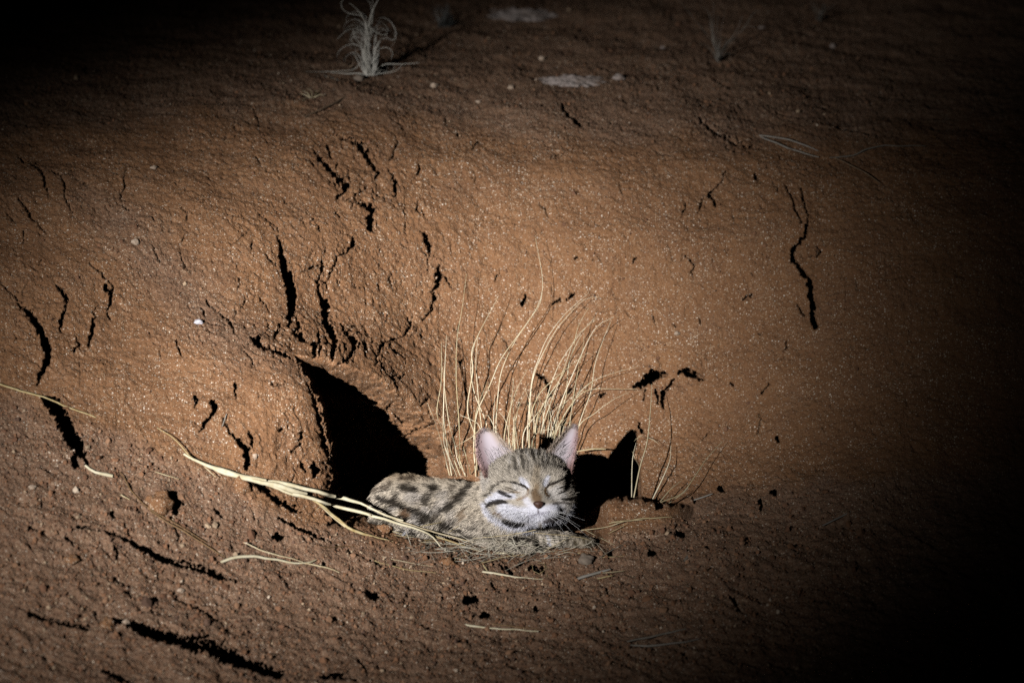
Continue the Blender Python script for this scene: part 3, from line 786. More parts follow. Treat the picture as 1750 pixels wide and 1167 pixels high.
# ---- ears: cupped shells joined into the body mesh
def ear_grid(outer, inner, tipc, basec, cup, nrow=22, ncol=15, thick=3.0, lean=0.0):
    o = np.array(outer, float); i = np.array(inner, float)
    def resamp(p, n):
        L = np.concatenate([[0], np.cumsum(np.linalg.norm(np.diff(p, axis=0), axis=1))])
        t = np.linspace(0, L[-1], n)
        # smooth
        q = np.stack([np.interp(t, L, p[:, k]) for k in (0, 1)], -1)
        for _ in range(2): q[1:-1] = (q[:-2] + 2 * q[1:-1] + q[2:]) / 4
        return q
    O = resamp(o, nrow); I = resamp(i, nrow)
    V = []
    for r in range(nrow):
        f = r / (nrow - 1)
        for s in range(ncol):
            g = s / (ncol - 1)
            ab = O[r] * (1 - g) + I[r] * g
            dep = cup * (1 - f) ** 0.55 * math.sin(math.pi * g) ** 0.8
            cc = basec * (1 - f) + tipc * f - dep + lean * (g - 0.5)
            V.append((ab[0], ab[1], cc))
    V = np.array(V)
    n = len(V)
    back = V.copy(); back[:, 2] -= thick + 2.0 * np.tile(np.sin(np.linspace(0, math.pi, ncol)), nrow)
    idx = np.arange(n).reshape(nrow, ncol)
    q = np.stack([idx[:-1, :-1], idx[:-1, 1:], idx[1:, 1:], idx[1:, :-1]], -1).reshape(-1, 4)
    fs = [q, q[:, ::-1] + n]
    edge = np.concatenate([idx[0], idx[1:, -1], idx[-1, ::-1][1:], idx[::-1, 0][1:]])
    fs.append(np.stack([edge[:-1], edge[:-1] + n, edge[1:] + n, edge[1:]], -1))
    return np.concatenate([V, back]), np.concatenate(fs), np.tile(np.linspace(0, 1, ncol), nrow), np.repeat(np.linspace(0, 1, nrow), ncol)
H = lambda x, y: (800 + x / 5.305, 710 + y / 5.305)
EL_o = [H(150,560), H(112,470), H(82,380), H(68,280), H(70,210), H(88,162), H(118,134)]
EL_i = [H(470,400), H(440,352), H(385,290), H(335,235), H(285,180), H(235,142), H(182,126)]
ER_i = [H(690,380), H(716,318), H(760,265), H(810,212), H(862,148), H(908,108), H(948,90)]
ER_o = [H(935,520), H(950,440), H(968,360), H(980,280), H(990,200), H(994,140), H(986,106)]
ears = [ear_grid(EL_o, EL_i, 24, 66, 28, lean=-4), ear_grid(ER_o, ER_i, 20, 58, 24, lean=-6)]
PINK = srgb(172, 146, 148); LIL = srgb(180, 170, 176)
V_all, F_all, C_all = [CV], [CF], [coat(CV)[0]]
off = len(CV)
ear_pts = []
for k, (ev, ef, eg, er) in enumerate(ears):
    n = len(ev) // 2
    colr = np.empty((len(ev), 3)); colr[:] = srgb(150, 128, 100)
    rimo = sstep(0.16, 0.02, eg) ; rimi = sstep(0.62, 0.92, eg)
    cin = LIL * np.ones((n, 1))
    pk = (sstep(0.45, 0.15, eg) * 0.8)[:, None]
    cin = cin * (1 - pk) + PINK * pk
    cin = cin * (1 - 0.75 * rimi[:, None]) + srgb(158, 138, 112) * 0.75 * rimi[:, None]
    cin = cin * (1 - 0.6 * rimo[:, None]) + srgb(178, 140, 130) * 0.5 * rimo[:, None]
    tipm = sstep(0.72, 1.0, er)[:, None]
    cin = cin * (1 - 0.45 * tipm) + srgb(150, 132, 120) * 0.45 * tipm
    bas = (sstep(0.30, 0.08, er) * sstep(0.5, 0.2, eg))[:, None]
    cin = cin * (1 - 0.6 * bas) + srgb(96, 66, 52) * 0.6 * bas
    colr[:n] = cin
    V_all.append(ev); F_all.append(ef[:, ::-1] + off if k == 0 else ef + off); C_all.append(colr); off += len(ev)
    ear_pts.append((ev, eg, er, cin, n))
V_all = np.concatenate(V_all); F_all = np.concatenate(F_all); C_all = np.concatenate(C_all)
CATB = cat_world(np.array([820.0, 925.0, 0.0]))
cat = link('wild_cat', None, None, CATB)
tag(cat, 'small spotted wild cat lying in the hollow with eyes shut', 'cat')
body = link('body', new_mesh('body', cat_world(V_all) - CATB, F_all, M_SKIN, True, fcol=C_all), cat)

# ---- fur
tri = CV[CF]
fc = tri.mean(1)
d1 = tri[:, 2] - tri[:, 0]; d2 = tri[:, 3] - tri[:, 1]
fn = np.cross(d1, d2); area = np.linalg.norm(fn, axis=1) * 0.5; fn /= (np.linalg.norm(fn, axis=1, keepdims=True) + 1e-9)
eps = 1.5
def grad(Q):
    Q = Q.astype(np.float32); g = []
    for k in range(3):
        e = np.zeros(3, np.float32); e[k] = eps
        g.append(sdf_cat(Q + e) - sdf_cat(Q - e))
    g = np.stack(g, -1); return g / (np.linalg.norm(g, axis=1, keepdims=True) + 1e-9)
wgt = area * (np.where(fc[:, 2] * 0 + fn[:, 2] * np.sign((fn * grad(fc)).sum(1)) > -0.55, 1.0, 0.15))
headf = sdf_head(fc.astype(np.float32)) < sdf_body(fc.astype(np.float32))
wgt *= np.where(headf, 2.4, 1.0)
NH = 90000
pick = rng.choice(len(CF), NH, p=wgt / wgt.sum())
bw = rng.dirichlet((1, 1, 1, 1), NH)
root = (tri[pick] * bw[..., None]).sum(1)
nrm = grad(root)
root -= nrm * 0.6
rc, hw = coat(root)
nose = np.array([919.0, 856.0, 110.0])
tow = root - nose
dist_n = np.linalg.norm(tow, axis=1)
flow_h = tow / dist_n[:, None] + np.array([0, -0.15, -0.35])
low = sstep(858, 880, root[:, 1])[:, None]
flow_h = flow_h + low * np.array([0.0, 0.9, 0.0])
flow_b = np.array([-0.9, 0.45, 0.0]) + 0.0 * root
chest = sstep(820, 890, root[:, 0])[:, None]
flow_b = flow_b * (1 - chest) + np.array([-0.15, 1.0, 0.1]) * chest
flow = flow_b * (1 - hw[:, None]) + flow_h * hw[:, None]
flow = flow + 0.35 * np.stack([NZ[0](root[:, 0] * .06, root[:, 1] * .06), NZ[1](root[:, 0] * .06, root[:, 1] * .06), 0 * dist_n], -1)
flow -= nrm * (flow * nrm).sum(1)[:, None]
flow /= (np.linalg.norm(flow, axis=1, keepdims=True) + 1e-6)
len_h = np.interp(dist_n, [0, 14, 30, 60, 90, 130], [1.2, 2.4, 3.6, 5.5, 8.5, 11.0])
len_b = 8.5 + 1.5 * NZ[2](root[:, 0] * .04, root[:, 1] * .04)
foot = sstep(905, 915, root[:, 1]) * sstep(900, 920, root[:, 0])
len_b = len_b * (1 - 0.6 * foot)
ln = (len_b * (1 - hw) + len_h * hw) * rng.uniform(0.65, 1.25, NH) * np.where(rng.random(NH) < 0.09, 1.6, 1.0)
keep = ~(((np.abs(root[:, 0] - 919) < 9.5) & (np.abs(root[:, 1] - 859) < 7.5) & (root[:, 2] > 95)))
lift = 0.42 + 0.25 * rng.random(NH)
clump = (0.22 + 0.08 * (1 - hw))[:, None] * np.stack([NZ[3](root[:, 0] * .35, root[:, 1] * .35), NZ[4](root[:, 0] * .35, root[:, 1] * .35), NZ[5](root[:, 0] * .35, root[:, 1] * .35)], -1) + 0.13 * rng.normal(0, 1, (NH, 3))
dir0 = nrm * lift[:, None] + flow + clump * 0.5
dir1 = nrm * (lift * 0.25)[:, None] + flow + clump + np.array([0, 0.12, 0])
dir0 /= np.linalg.norm(dir0, axis=1, keepdims=True); dir1 /= np.linalg.norm(dir1, axis=1, keepdims=True)
hp = np.stack([root, root + dir0 * (ln * .35)[:, None], root + dir0 * (ln * .35)[:, None] + (dir0 + dir1) * (ln * .17)[:, None], root + dir0 * (ln * .35)[:, None] + (dir0 + dir1) * (ln * .17)[:, None] + dir1 * (ln * .33)[:, None]], 1)
hc = rc * rng.uniform(0.60, 1.34, NH)[:, None]
ticks = rng.random(NH) < 0.10 * (1 - 0.3 * hw)
hc[ticks] *= 0.45
hp, hc, hr = hp[keep], hc[keep], np.where(hw > 0.5, 0.13, 0.17)[keep]
# ear fur: short nap inside, long pale tufts at the inner base
E_p, E_c, E_r = [], [], []
for k, (ev, eg, er, cin, n) in enumerate(ears_pts if False else ear_pts):
    m = 900
    p = rng.choice(np.where((eg < 0.12) | (eg > 0.86) | (er > 0.93))[0], m)
    r0 = ev[p] + rng.normal(0, 1.3, (m, 3)) * [1, 1, 0.2]
    up = np.array([(-0.25 if k == 0 else 0.3), -1.0, 0.25])
    l = rng.uniform(2.0, 4.5, m)
    dd = up + rng.normal(0, 0.35, (m, 3)); dd /= np.linalg.norm(dd, axis=1, keepdims=True)
    sgn = np.where(rng.random(m) < 0.8, 1.0, -1.0)
    r0[:, 2] += np.where(sgn > 0, 0.2, -4.0)
    E_p.append(np.stack([r0, r0 + dd * (l * .35)[:, None], r0 + dd * (l * .7)[:, None], r0 + dd * l[:, None]], 1))
    cc = cin[p] * rng.uniform(0.75, 1.2, m)[:, None]; cc[sgn < 0] = srgb(128, 104, 76)
    E_c.append(cc); E_r.append(np.full(m, 0.11))
    # tufts
    t = 110
    sel = np.where((er < 0.42) & (eg > (0.35 if k == 0 else 0.15)) & (eg < (0.95 if k == 0 else 0.8)))[0]
    p = rng.choice(sel, t); r0 = ev[p] + rng.normal(0, 1.5, (t, 3))
    up = np.array([(-0.75 if k == 0 else 0.6), -0.65, 0.16])
    dd = up + rng.normal(0, 0.28, (t, 3)); l = rng.uniform(9, 20, t)
    bend = dd + np.array([0, -0.5, -0.2])
    E_p.append(np.stack([r0, r0 + dd * (l * .35)[:, None], r0 + dd * (l * .55)[:, None] + bend * (l * .12)[:, None], r0 + dd * (l * .75)[:, None] + bend * (l * .25)[:, None]], 1))
    E_c.append(srgb(205, 196, 198) * rng.uniform(0.8, 1.1, t)[:, None]); E_r.append(np.full(t, 0.13))
hp = np.concatenate([hp] + E_p); hc = np.clip(np.concatenate([hc] + E_c), 0, 0.95); hr = np.concatenate([hr] + E_r)
NHT = len(hp)
cur = bpy.data.hair_curves.new('fur')
cur.add_curves([4] * NHT)
cur.attributes['position'].data.foreach_set('vector', (cat_world(hp) - CATB).astype(np.float32).ravel())
ra = cur.attributes.get('radius') or cur.attributes.new('radius', 'FLOAT', 'POINT')
ra.data.foreach_set('value', (hr[:, None] * S * 2.2 * np.array([1.0, 0.95, 0.7, 0.15])[None]).astype(np.float32).ravel())
ca = cur.attributes.new('coat', 'FLOAT_COLOR', 'CURVE')
c4 = np.ones((NHT, 4), np.float32); c4[:, :3] = hc
ca.data.foreach_set('color', c4.ravel())
cur.materials.append(M_FUR)
link('fur', cur, cat)

# ------------------------------------------------------------------ tubes for stems, blades and whiskers
def spline(pts, n):
    p = np.asarray(pts, float)
    if len(p) == 2:
        t = np.linspace(0, 1, n)[:, None]; return p[0] * (1 - t) + p[1] * t
    L = np.concatenate([[0], np.cumsum(np.linalg.norm(np.diff(p[:, :2], axis=0), axis=1) + 1e-6)])
    q = np.vstack([2 * p[0] - p[1], p, 2 * p[-1] - p[-2]])
    t = np.linspace(0, L[-1], n)
    k = np.clip(np.searchsorted(L, t, side='right') - 1, 0, len(p) - 2)
    f = ((t - L[k]) / (L[k + 1] - L[k]))[:, None]
    a, b, c, d = q[k], q[k + 1], q[k + 2], q[k + 3]
    return 0.5 * (2 * b + (c - a) * f + (2 * a - 5 * b + 4 * c - d) * f ** 2 + (3 * b - a - 3 * c + d) * f ** 3)
def tube(P, rad, sides=5, flat=1.0):
    """Tapered tube along world points P; flat < 1 squashes it towards the ground plane."""
    n = len(P)
    T = np.gradient(P, axis=0); T /= np.linalg.norm(T, axis=1, keepdims=True) + 1e-12
    ref = np.array([0.0, -0.55, 0.83])
    A = np.cross(T, ref); A /= np.linalg.norm(A, axis=1, keepdims=True) + 1e-12
    B = np.cross(A, T)
    th = np.arange(sides) * 2 * math.pi / sides
    V = P[:, None] + rad[:, None, None] * (np.cos(th)[None, :, None] * A[:, None] + flat * np.sin(th)[None, :, None] * B[:, None])
    idx = np.arange(n * sides).reshape(n, sides)
    nx = np.roll(idx, -1, 1)
    Fq = np.stack([idx[:-1], nx[:-1], nx[1:], idx[1:]], -1).reshape(-1, 4)
    V = V.reshape(-1, 3)
    caps = []
    for row, flip in ((0, True), (n - 1, False)):
        V = np.vstack([V, P[row]])
        c = len(V) - 1
        r = idx[row]; r2 = np.roll(r, -1)
        q = np.stack([r, r2, np.full(sides, c), np.full(sides, c)], -1)
        caps.append(q[:, [1, 0, 2, 3]] if flip else q)
    return V, Fq, caps
def tube_mesh(name, P, rad, mat, origin, sides=5, flat=1.0):
    V, Fq, _ = tube(P, rad, sides, flat)
    return new_mesh(name, V - origin, Fq, mat, True)

for pts, nm in (([(405,602),(440,609),(470,616),(515,631),(543,660)], 'l'), ([(703,648),(715,632),(735,618),(780,604),(840,580)], 'r')):
    q = spline([H(*p) for p in pts], 14)
    c = front_c(q[:, 0], q[:, 1])
    ok = ~np.isnan(c); c = np.interp(np.arange(14), np.where(ok)[0], c[ok])
    Q = np.stack([q[:, 0], q[:, 1], c + 1.6], -1)
    r = S * 1.25 * np.sin(np.linspace(0.25, math.pi - 0.35, 14))
    link('eyelid', tube_mesh('eyelid', cat_world(Q), r, M_LID, CATB), cat)
# nose leather: a soft triangle
bm = bmesh.new(); bmesh.ops.create_icosphere(bm, subdivisions=3, radius=1.0)
nv = np.array([v.co[:] for v in bm.verts]); nf = np.array([[v.index for v in f.verts] for f in bm.faces]); bm.free()
wq = 0.35 + 0.65 * (nv[:, 2] + 1) / 2
Q = np.stack([919.5 + nv[:, 0] * 12.0 * wq, 859.5 - nv[:, 2] * 6.6, 117.0 + -nv[:, 1] * 6.2 * (0.8 + 0.2 * nv[:, 2])], -1)
for sx in (-1, 1):
    dn = np.hypot((Q[:, 0] - 919.5 - sx * 4.2) / 1.9, (Q[:, 1] - 861.0) / 1.6)
    Q[:, 2] -= 3.5 * np.exp(-dn ** 2) * (Q[:, 2] > 117)
link('nose', new_mesh('nose', cat_world(Q) - CATB, nf, M_NOSE, True), cat)
for sx, sy, dx, dy in ((936,868,46,10),(938,872,52,24),(936,875,44,34),(938,870,60,16),(934,877,36,40),(936,872,40,2),(940,874,64,40),
                       (902,874,-42,16),(903,878,-36,28),(901,871,-50,6),(905,880,-26,36)):
    c0 = front_c(sx, sy)[0]
    if np.isnan(c0): c0 = 110
    p = spline([(sx, sy, c0), (sx + dx * .5, sy + dy * .35, c0 + 6), (sx + dx, sy + dy, c0 - 6)], 10)
    link('whisker', tube_mesh('whisker', cat_world(p), np.linspace(0.30, 0.10, 10) * S, M_WHISK, CATB, 4), cat)

# ------------------------------------------------------------------ things that lie on the ground
def front_y(px, py):
    """Depth of the first surface seen at a pixel: the ground, or the cat in front of it."""
    g = gpoint(px, py)[:, 1]
    c = front_c(px, py)
    yc = cat_world(np.stack([px, py, np.nan_to_num(c)], -1))[:, 1]
    return np.where(np.isnan(c), g, np.minimum(g, yc))
def hull_fit(t, h):
    """Upper concave hull of height h over t: how a stiff stem rests on what it touches."""
    st = []
    for i in range(len(t)):
        while len(st) >= 2 and (h[st[-1]] - h[st[-2]]) * (t[i] - t[st[-2]]) <= (h[i] - h[st[-2]]) * (t[st[-1]] - t[st[-2]]): st.pop()
        st.append(i)
    return np.interp(t, t[st], h[st])
def lying_points(pts, stiff=0.75, lift=0.0012, n=None):
    p = np.array([(q[0], q[1]) for q in pts], float)
    L = np.linalg.norm(np.diff(p, axis=0), axis=1).sum()
    n = n or int(np.clip(L / 9, 6, 30))
    q = spline(p, n)
    ph = rng.random() * 50
    kk = np.stack([NZ[2](np.arange(n) * 0.37 + ph, np.full(n, ph)), NZ[4](np.arange(n) * 0.37 + ph, np.full(n, ph + 9))], -1)
    q = q + kk * min(1.6, 0.25 + L / 90)
    y = front_y(q[:, 0], q[:, 1])
    t = np.concatenate([[0], np.cumsum(np.linalg.norm(np.diff(q, axis=0), axis=1))])
    hy = -hull_fit(t, -y)
    y = y * (1 - stiff) + hy * stiff
    y = y - lift / math.sin(DEP) * 0.5
    return unproj(q[:, 0], q[:, 1], y), q, t / max(t[-1], 1e-6)
def lying_mesh(name, pts, w, mat, origin=None, stiff=0.75, lift=0.0012, taper=True, flat=0.7, sides=5):
    P, q, t = lying_points(pts, stiff, lift)
    if len(pts[0]) > 2:
        pw = np.array([p[2] for p in pts], float)
        pl = np.concatenate([[0], np.cumsum(np.linalg.norm(np.diff(np.array([p[:2] for p in pts], float), axis=0), axis=1))])
        wv = np.interp(t, pl / pl[-1], pw)
    else:
        wv = np.full(len(t), w) * ((0.45 + 0.55 * np.sin(np.pi * np.clip(t * 0.75 + 0.2, 0, 1))) if taper else 1.0)
    if origin is None: origin = P[len(P) // 2]
    return tube_mesh(name, P, wv * S * 0.5, mat, origin, sides, flat), origin
def zl(z, pts):
    return [(z[0] + p[0] / z[2], z[1] + p[1] / z[2]) + ((p[2] / z[2],) if len(p) > 2 else ()) for p in pts]

# fallen bundle of stems left of the cat
ZB = (270, 720, 4.375); ZC = (560, 800, 5.833); ZD = (800, 860, 5.833); ZE = (0, 820, 2.5); ZF = (0, 500, 2.714); ZG = (600, 820, 2.5); ZH = (1050, 0, 2.5); ZI = (1040, 620, 4.168)
B0 = gpoint(np.array([430.0]), np.array([820.0]))[0]
bundle = link('fallen_grass_stems', None, None, B0)
tag(bundle, 'bundle of thick pale fallen grass stems slanting from the earth lump down to the cat', 'dry grass')
SEGS = [
 (zl(ZB, [(-5,50,6),(120,130,8),(200,215,10),(270,280,12),(340,320,12)]), M_STRAW),
 (zl(ZB, [(190,245,18),(300,300,22),(420,345,34),(520,378,34),(700,425,24)]), M_PALE),
 (zl(ZB, [(330,310,16),(480,375,30),(600,412,42),(720,428,36),(810,440,24)]), M_PALE),
 (zl(ZB, [(600,415,26),(760,452,34),(900,480,44),(1010,520,44),(1110,540,26)]), M_PALE),
 (zl(ZB, [(720,450,16),(850,485,20),(960,530,22),(1120,575,20)]), M_PALE),
 (zl(ZB, [(820,445,22),(950,462,34),(1080,500,30),(1250,540,30),(1400,580,32),(1500,605,22)]) + zl(ZC, [(450,410,22),(600,480,24),(750,520,18)]), M_PALE),
 (zl(ZB, [(1320,550,20),(1420,580,26),(1500,605,16)]), M_STRAW),
 (zl(ZB, [(1000,540,30),(1130,570,26),(1250,610,24),(1450,665,28),(1600,700,24)]) + zl(ZC, [(400,465,30),(600,520,28),(800,570,26),(950,630,20),(1050,690,16),(1120,770,10)]), M_PALE),
 (zl(ZC, [(640,510,20),(830,565,22),(1000,620,18),(1200,670,16),(1470,745,10)]), M_STRAW),
 (zl(ZC, [(830,575,16),(1000,650,18),(1200,720,16),(1370,775,8)]), M_STRAW),
 (zl(ZB, [(1110,560,14),(1200,610,20),(1300,690,18),(1420,790,22),(1500,830,24),(1620,862,16)]) + zl(ZC, [(540,700,14),(690,735,8)]), M_STRAW),
 (zl(ZB, [(1200,615,10),(1290,700,12),(1400,790,10)]), M_STRAW),
 (zl(ZB, [(1270,580,5),(1375,485,5)]), M_STRAW), (zl(ZB, [(1180,665,5),(1240,610,5)]), M_STRAW), (zl(ZB, [(350,340,8),(430,415,7)]), M_STRAW),
]
for pts, m in SEGS:
    me, _ = lying_mesh('stem', pts, 0, m, B0, stiff=0.85, lift=0.004, flat=1.0, sides=6)
    link('stem', me, bundle)

def straw(z, pts, w, mat, label, group=None, name='straw', stiff=0.7, lift=0.0014, cat_='straw'):
    me, o = lying_mesh(name, zl(z, pts), w / z[2], mat, None, stiff, lift)
    return tag(link(name, me, None, o), label, cat_, group)
GL = 'loose straws in front of the cat'
for (pts, w), lab in (
    (([(480,590),(700,640),(900,690)], 12), 'thin straw under the fallen bundle, touching the reddish clod by the rump'),
    (([(660,665),(760,678),(880,690)], 10), 'straw fragment just below the one by the reddish clod'),
    (([(680,740),(860,722),(1060,710)], 12), 'level pale straw below the rump where the bundle ends'),
    (([(750,765),(1000,732),(1130,735)], 13), 'bent pale straw lying lowest under the end of the bundle'),
    (([(920,580),(1130,535)], 8), "short straw rising right across the cat's dark belly patch"),
    (([(1200,640),(1310,570)], 9), 'upper of two parallel straws tilted up right at the belly'),
    (([(1220,660),(1340,595)], 9), 'lower of two parallel straws tilted up right at the belly'),
    (([(930,690),(990,650)], 8), 'very short straw tilted up right in the end of the bundle'),
    (([(860,830),(1100,810)], 8), 'faint level straw on bare earth below the bundle'),
    (([(1020,740),(1250,760),(1400,760)], 9), "level straw where the bundle's stems meet the chaff"),
    (([(1400,790),(1530,830)], 8), 'short straw slanting down right over the chaff'),
    (([(1160,870),(1215,905)], 12), 'stubby straw slanting down right beside the clod below the shoulder'),
    ):
    straw(ZC, pts, w, M_STRAW, lab, GL)
straw(ZC, [(255,490,8),(300,520,14),(360,570,12),(490,665,10)], 12, M_DARKSTRAW, 'short brown twig sticking up in the dark gap left of the cat\'s rump', name='twig', cat_='twig')
straw(ZC, [(-60,782),(300,775),(700,772),(1130,775)], 8, M_DARKSTRAW, 'long thin brown stem lying level below the fallen bundle')
straw(ZC, [(400,880),(450,820),(510,758)], 9, M_STRAW, 'short straw tilted up right, on bare earth below the twig by the rump')
straw(ZC, [(320,810),(430,900),(600,960),(800,1010),(1080,1040)], 10, M_STRAW, 'long thin straw curving down right on the earth below the cat\'s rump')
straw(ZC, [(540,880),(800,940),(1050,980)], 7, M_STRAW, 'hair-thin straw just above the long curving one below the rump')
straw(ZC, [(1250,960),(1270,900),(1400,860),(1550,830)], 7, M_STRAW, 'fine arched straw on the grey chaff below the cat\'s shoulder')
straw(ZD, [(45,350),(350,320),(640,270),(900,215),(1110,185)], 11, M_STRAW, 'long straw crossing under the cat\'s chin and rising to the right', stiff=1.0)
straw(ZD, [(640,290),(900,310),(1150,350),(1280,385)], 7, M_STRAW, 'thin straw across the cat\'s right-hand foreleg')
straw(ZD, [(720,500),(880,405),(1020,340)], 9, M_STRAW, 'straw slanting up over the foreleg, right of the chin')
straw(ZD, [(1130,265),(1350,235),(1580,175),(1740,160)], 13, M_STRAW, 'long straw rising right across the small earth mound beside the cat')
straw(ZD, [(1160,260),(1300,330),(1470,420)], 9, M_STRAW, 'thin straw running down right from the cat\'s paw over the mound')
straw(ZD, [(1400,300),(1590,195)], 8, M_STRAW, 'short thin straw leaning against the long straw on the mound')
straw(ZD, [(1050,440),(1200,460),(1380,495)], 18, M_PALE, 'thick pale straw end just below the paw')
straw(ZD, [(820,475),(1060,490),(1380,512)], 12, M_STRAW, 'straight straw lying right under the thick straw end by the paw')
straw(ZD, [(1070,520),(1200,545),(1560,520)], 9, M_STRAW, 'lowest of the straws by the paw, pointing right over red earth')
straw(ZD, [(0,625),(150,580),(450,520),(640,500)], 10, M_STRAW, 'slender straw rising to a small clod in front of the chest')
straw(ZD, [(270,490),(460,500)], 18, M_PALE, 'short pale straw end left of the small clod in front of the chest')
straw(ZD, [(145,680,26),(300,705,30),(440,730,20),(580,742,10),(760,752,6)], 20, M_PALE, 'broad pale straw tapering right, lying alone in front of the cat')
straw(ZD, [(140,600),(190,668)], 24, M_STRAW, 'stubby yellow straw just above the broad pale one')
straw(ZD, [(640,600),(638,650),(670,695),(730,695),(775,650),(770,605),(720,585),(690,590)], 6, M_STRAW, 'thin straw curled into a ring on the earth before the cat', stiff=0.2)
straw(ZD, [(770,610),(790,680),(770,740),(700,770)], 5, M_STRAW, 'hair-thin curved stem hanging off the curled ring', stiff=0.2)
straw(ZD, [(1090,750,30),(1130,735,38),(1200,715,32),(1320,680,32),(1420,655,18)], 30, M_DIM, 'weathered grey stick lying lower right of the paw', name='stick', cat_='stick')
straw(ZD, [(1290,750),(1440,715)], 20, M_STRAW, 'short yellowish straw below the grey stick')
straw(ZD, [(1340,690),(1560,670)], 10, M_STRAW, 'thin straw poking right out of the grey stick\'s end')
straw(ZE, [(942,352,14),(1000,332,16),(1080,325,16),(1200,345,12),(1300,356,9),(1350,342,6)], 12, M_PALE, 'arched white straw on the slope below the fallen bundle')
straw(ZE, [(1290,352),(1400,375),(1450,395)], 8, M_STRAW, 'forked thin end beside the arched white straw')
straw(ZE, [(1040,265),(1150,310),(1300,350)], 7, M_STRAW, 'thin straw slanting down to the arched white straw')
straw(ZE, [(640,135),(760,205),(880,280),(960,330)], 8, M_DARKSTRAW, 'dull brown straw slanting down right from the round clod')
straw(ZE, [(515,62),(555,84)], 7, M_STRAW, 'tiny straw on the slope above the round clod')
straw(ZF, [(-30,415,12),(120,462,13),(220,490,10),(300,525,11),(445,578,7)], 10, M_STRAW, 'long grass stem bridging the dark cleft at the left edge', stiff=0.95)
straw(ZF, [(395,800,12),(440,830,16),(500,846,22),(522,850,20)], 16, M_PALE, 'short white club-ended straw at the foot of the dark left cleft')
straw(ZF, [(555,830),(620,930),(700,1005),(850,1090),(960,1160)], 7, M_DARKSTRAW, 'long thin dark stem curving past the round clod')
straw(ZF, [(720,830),(830,865)], 6, M_STRAW, 'tiny thin straw on grey grit left of the fallen bundle')
straw(ZF, [(1030,620),(1050,560),(1025,640)][:2], 6, M_DIM, 'tiny grey sprig on the earth lump above the fallen bundle')
straw(ZG, [(465,615,14),(600,632,9),(800,645,6)], 10, M_PALE, 'white straw lying level low in the foreground')
straw(ZG, [(600,612),(720,628),(830,640)], 7, M_DARKSTRAW, 'brown straw just above the white foreground straw')
straw(ZG, [(1180,690),(1300,665),(1450,630)], 9, M_DIM, 'dim grey stem in the dark foreground, upper of two')
straw(ZG, [(1190,705),(1290,708),(1480,680)], 10, M_DIM, 'dim grey stem in the dark foreground, lower of two')
straw(ZG, [(1425,345),(1450,312)], 16, M_DIM, 'short dim straw on dark gravel right of the mound')
straw(ZH, [(620,580),(720,593),(800,615),(870,645)], 10, M_DIM, 'dim bleached stem on the upper right rim, upper of a pair')
straw(ZH, [(625,583),(700,615),(760,638),(872,672)], 10, M_DIM, 'dim bleached stem on the upper right rim, lower of a pair')
straw(ZH, [(920,675),(1010,665),(1130,625),(1330,625)], 7, M_DIM, 'faint wavy stem in the dark beyond the bleached pair')
straw(ZH, [(940,675),(1050,725),(1140,785)], 7, M_DARKSTRAW, 'faint stem sloping down into the dark on the right')
straw(ZI, [(0,1145),(130,1120),(450,1095)], 14, M_STRAW, 'straight straw at the foot of the small fan of stalks') if False else None
straw(ZI, [(610,975),(740,930)], 14, M_DIM, 'short grey straw right of the small fan of stalks')
straw((1050, 450, 2.5), [(890,1118),(960,1085),(1020,1055)], 8, M_DIM, 'dim straw slanting up right at the edge of the light')
straw((700, 400, 2.7786), [(795,1032),(860,1020),(970,1022)], 10, M_STRAW, 'pale straw sticking out right of the cat\'s ear above its shadow', stiff=1.0, lift=0.01)
straw((400, 0, 2.5), [(300,500),(430,440),(580,345)], 9, M_DARKSTRAW, 'thin dark twig slanting up to the curly grass tuft', name='twig', cat_='twig')
straw((400, 0, 2.5), [(370,320),(450,345)], 7, M_DIM, 'short dim straw below the stems left of the curly tuft')

# matted chaff round the cat: too fine to count
CHV, CHF = [], []; nn = 0
for i in range(190):
    x = rng.normal(840, 95); y = 938 + rng.normal(0, 12) + 10 * ((x - 850) / 150) ** 2 * -0.6
    if x < 660 or x > 1060: continue
    a = rng.normal(0.0, 0.55) if rng.random() < 0.75 else rng.uniform(-1.5, 1.5)
    l = rng.uniform(6, 34)
    p = [(x - math.cos(a) * l, y + math.sin(a) * l * .6), (x + rng.normal(0, 2), y + rng.normal(0, 2)), (x + math.cos(a) * l, y - math.sin(a) * l * .6)]
    P, q, t = lying_points(p, 0.9, rng.uniform(0.0005, 0.006), n=5)
    V, Fq, _ = tube(P, rng.uniform(0.25, 0.75) * S * np.array([.6, 1, 1, .9, .4]), 3)
    CHV.append(V); CHF.append(Fq + nn); nn += len(V)
CO = gpoint(np.array([850.0]), np.array([935.0]))[0]
tag(link('grass_chaff', new_mesh('grass_chaff', np.concatenate(CHV) - CO, np.concatenate(CHF), M_CHAFF), None, CO), 'matted grey chaff and broken grass under the cat\'s chest', 'chaff', kind='stuff')

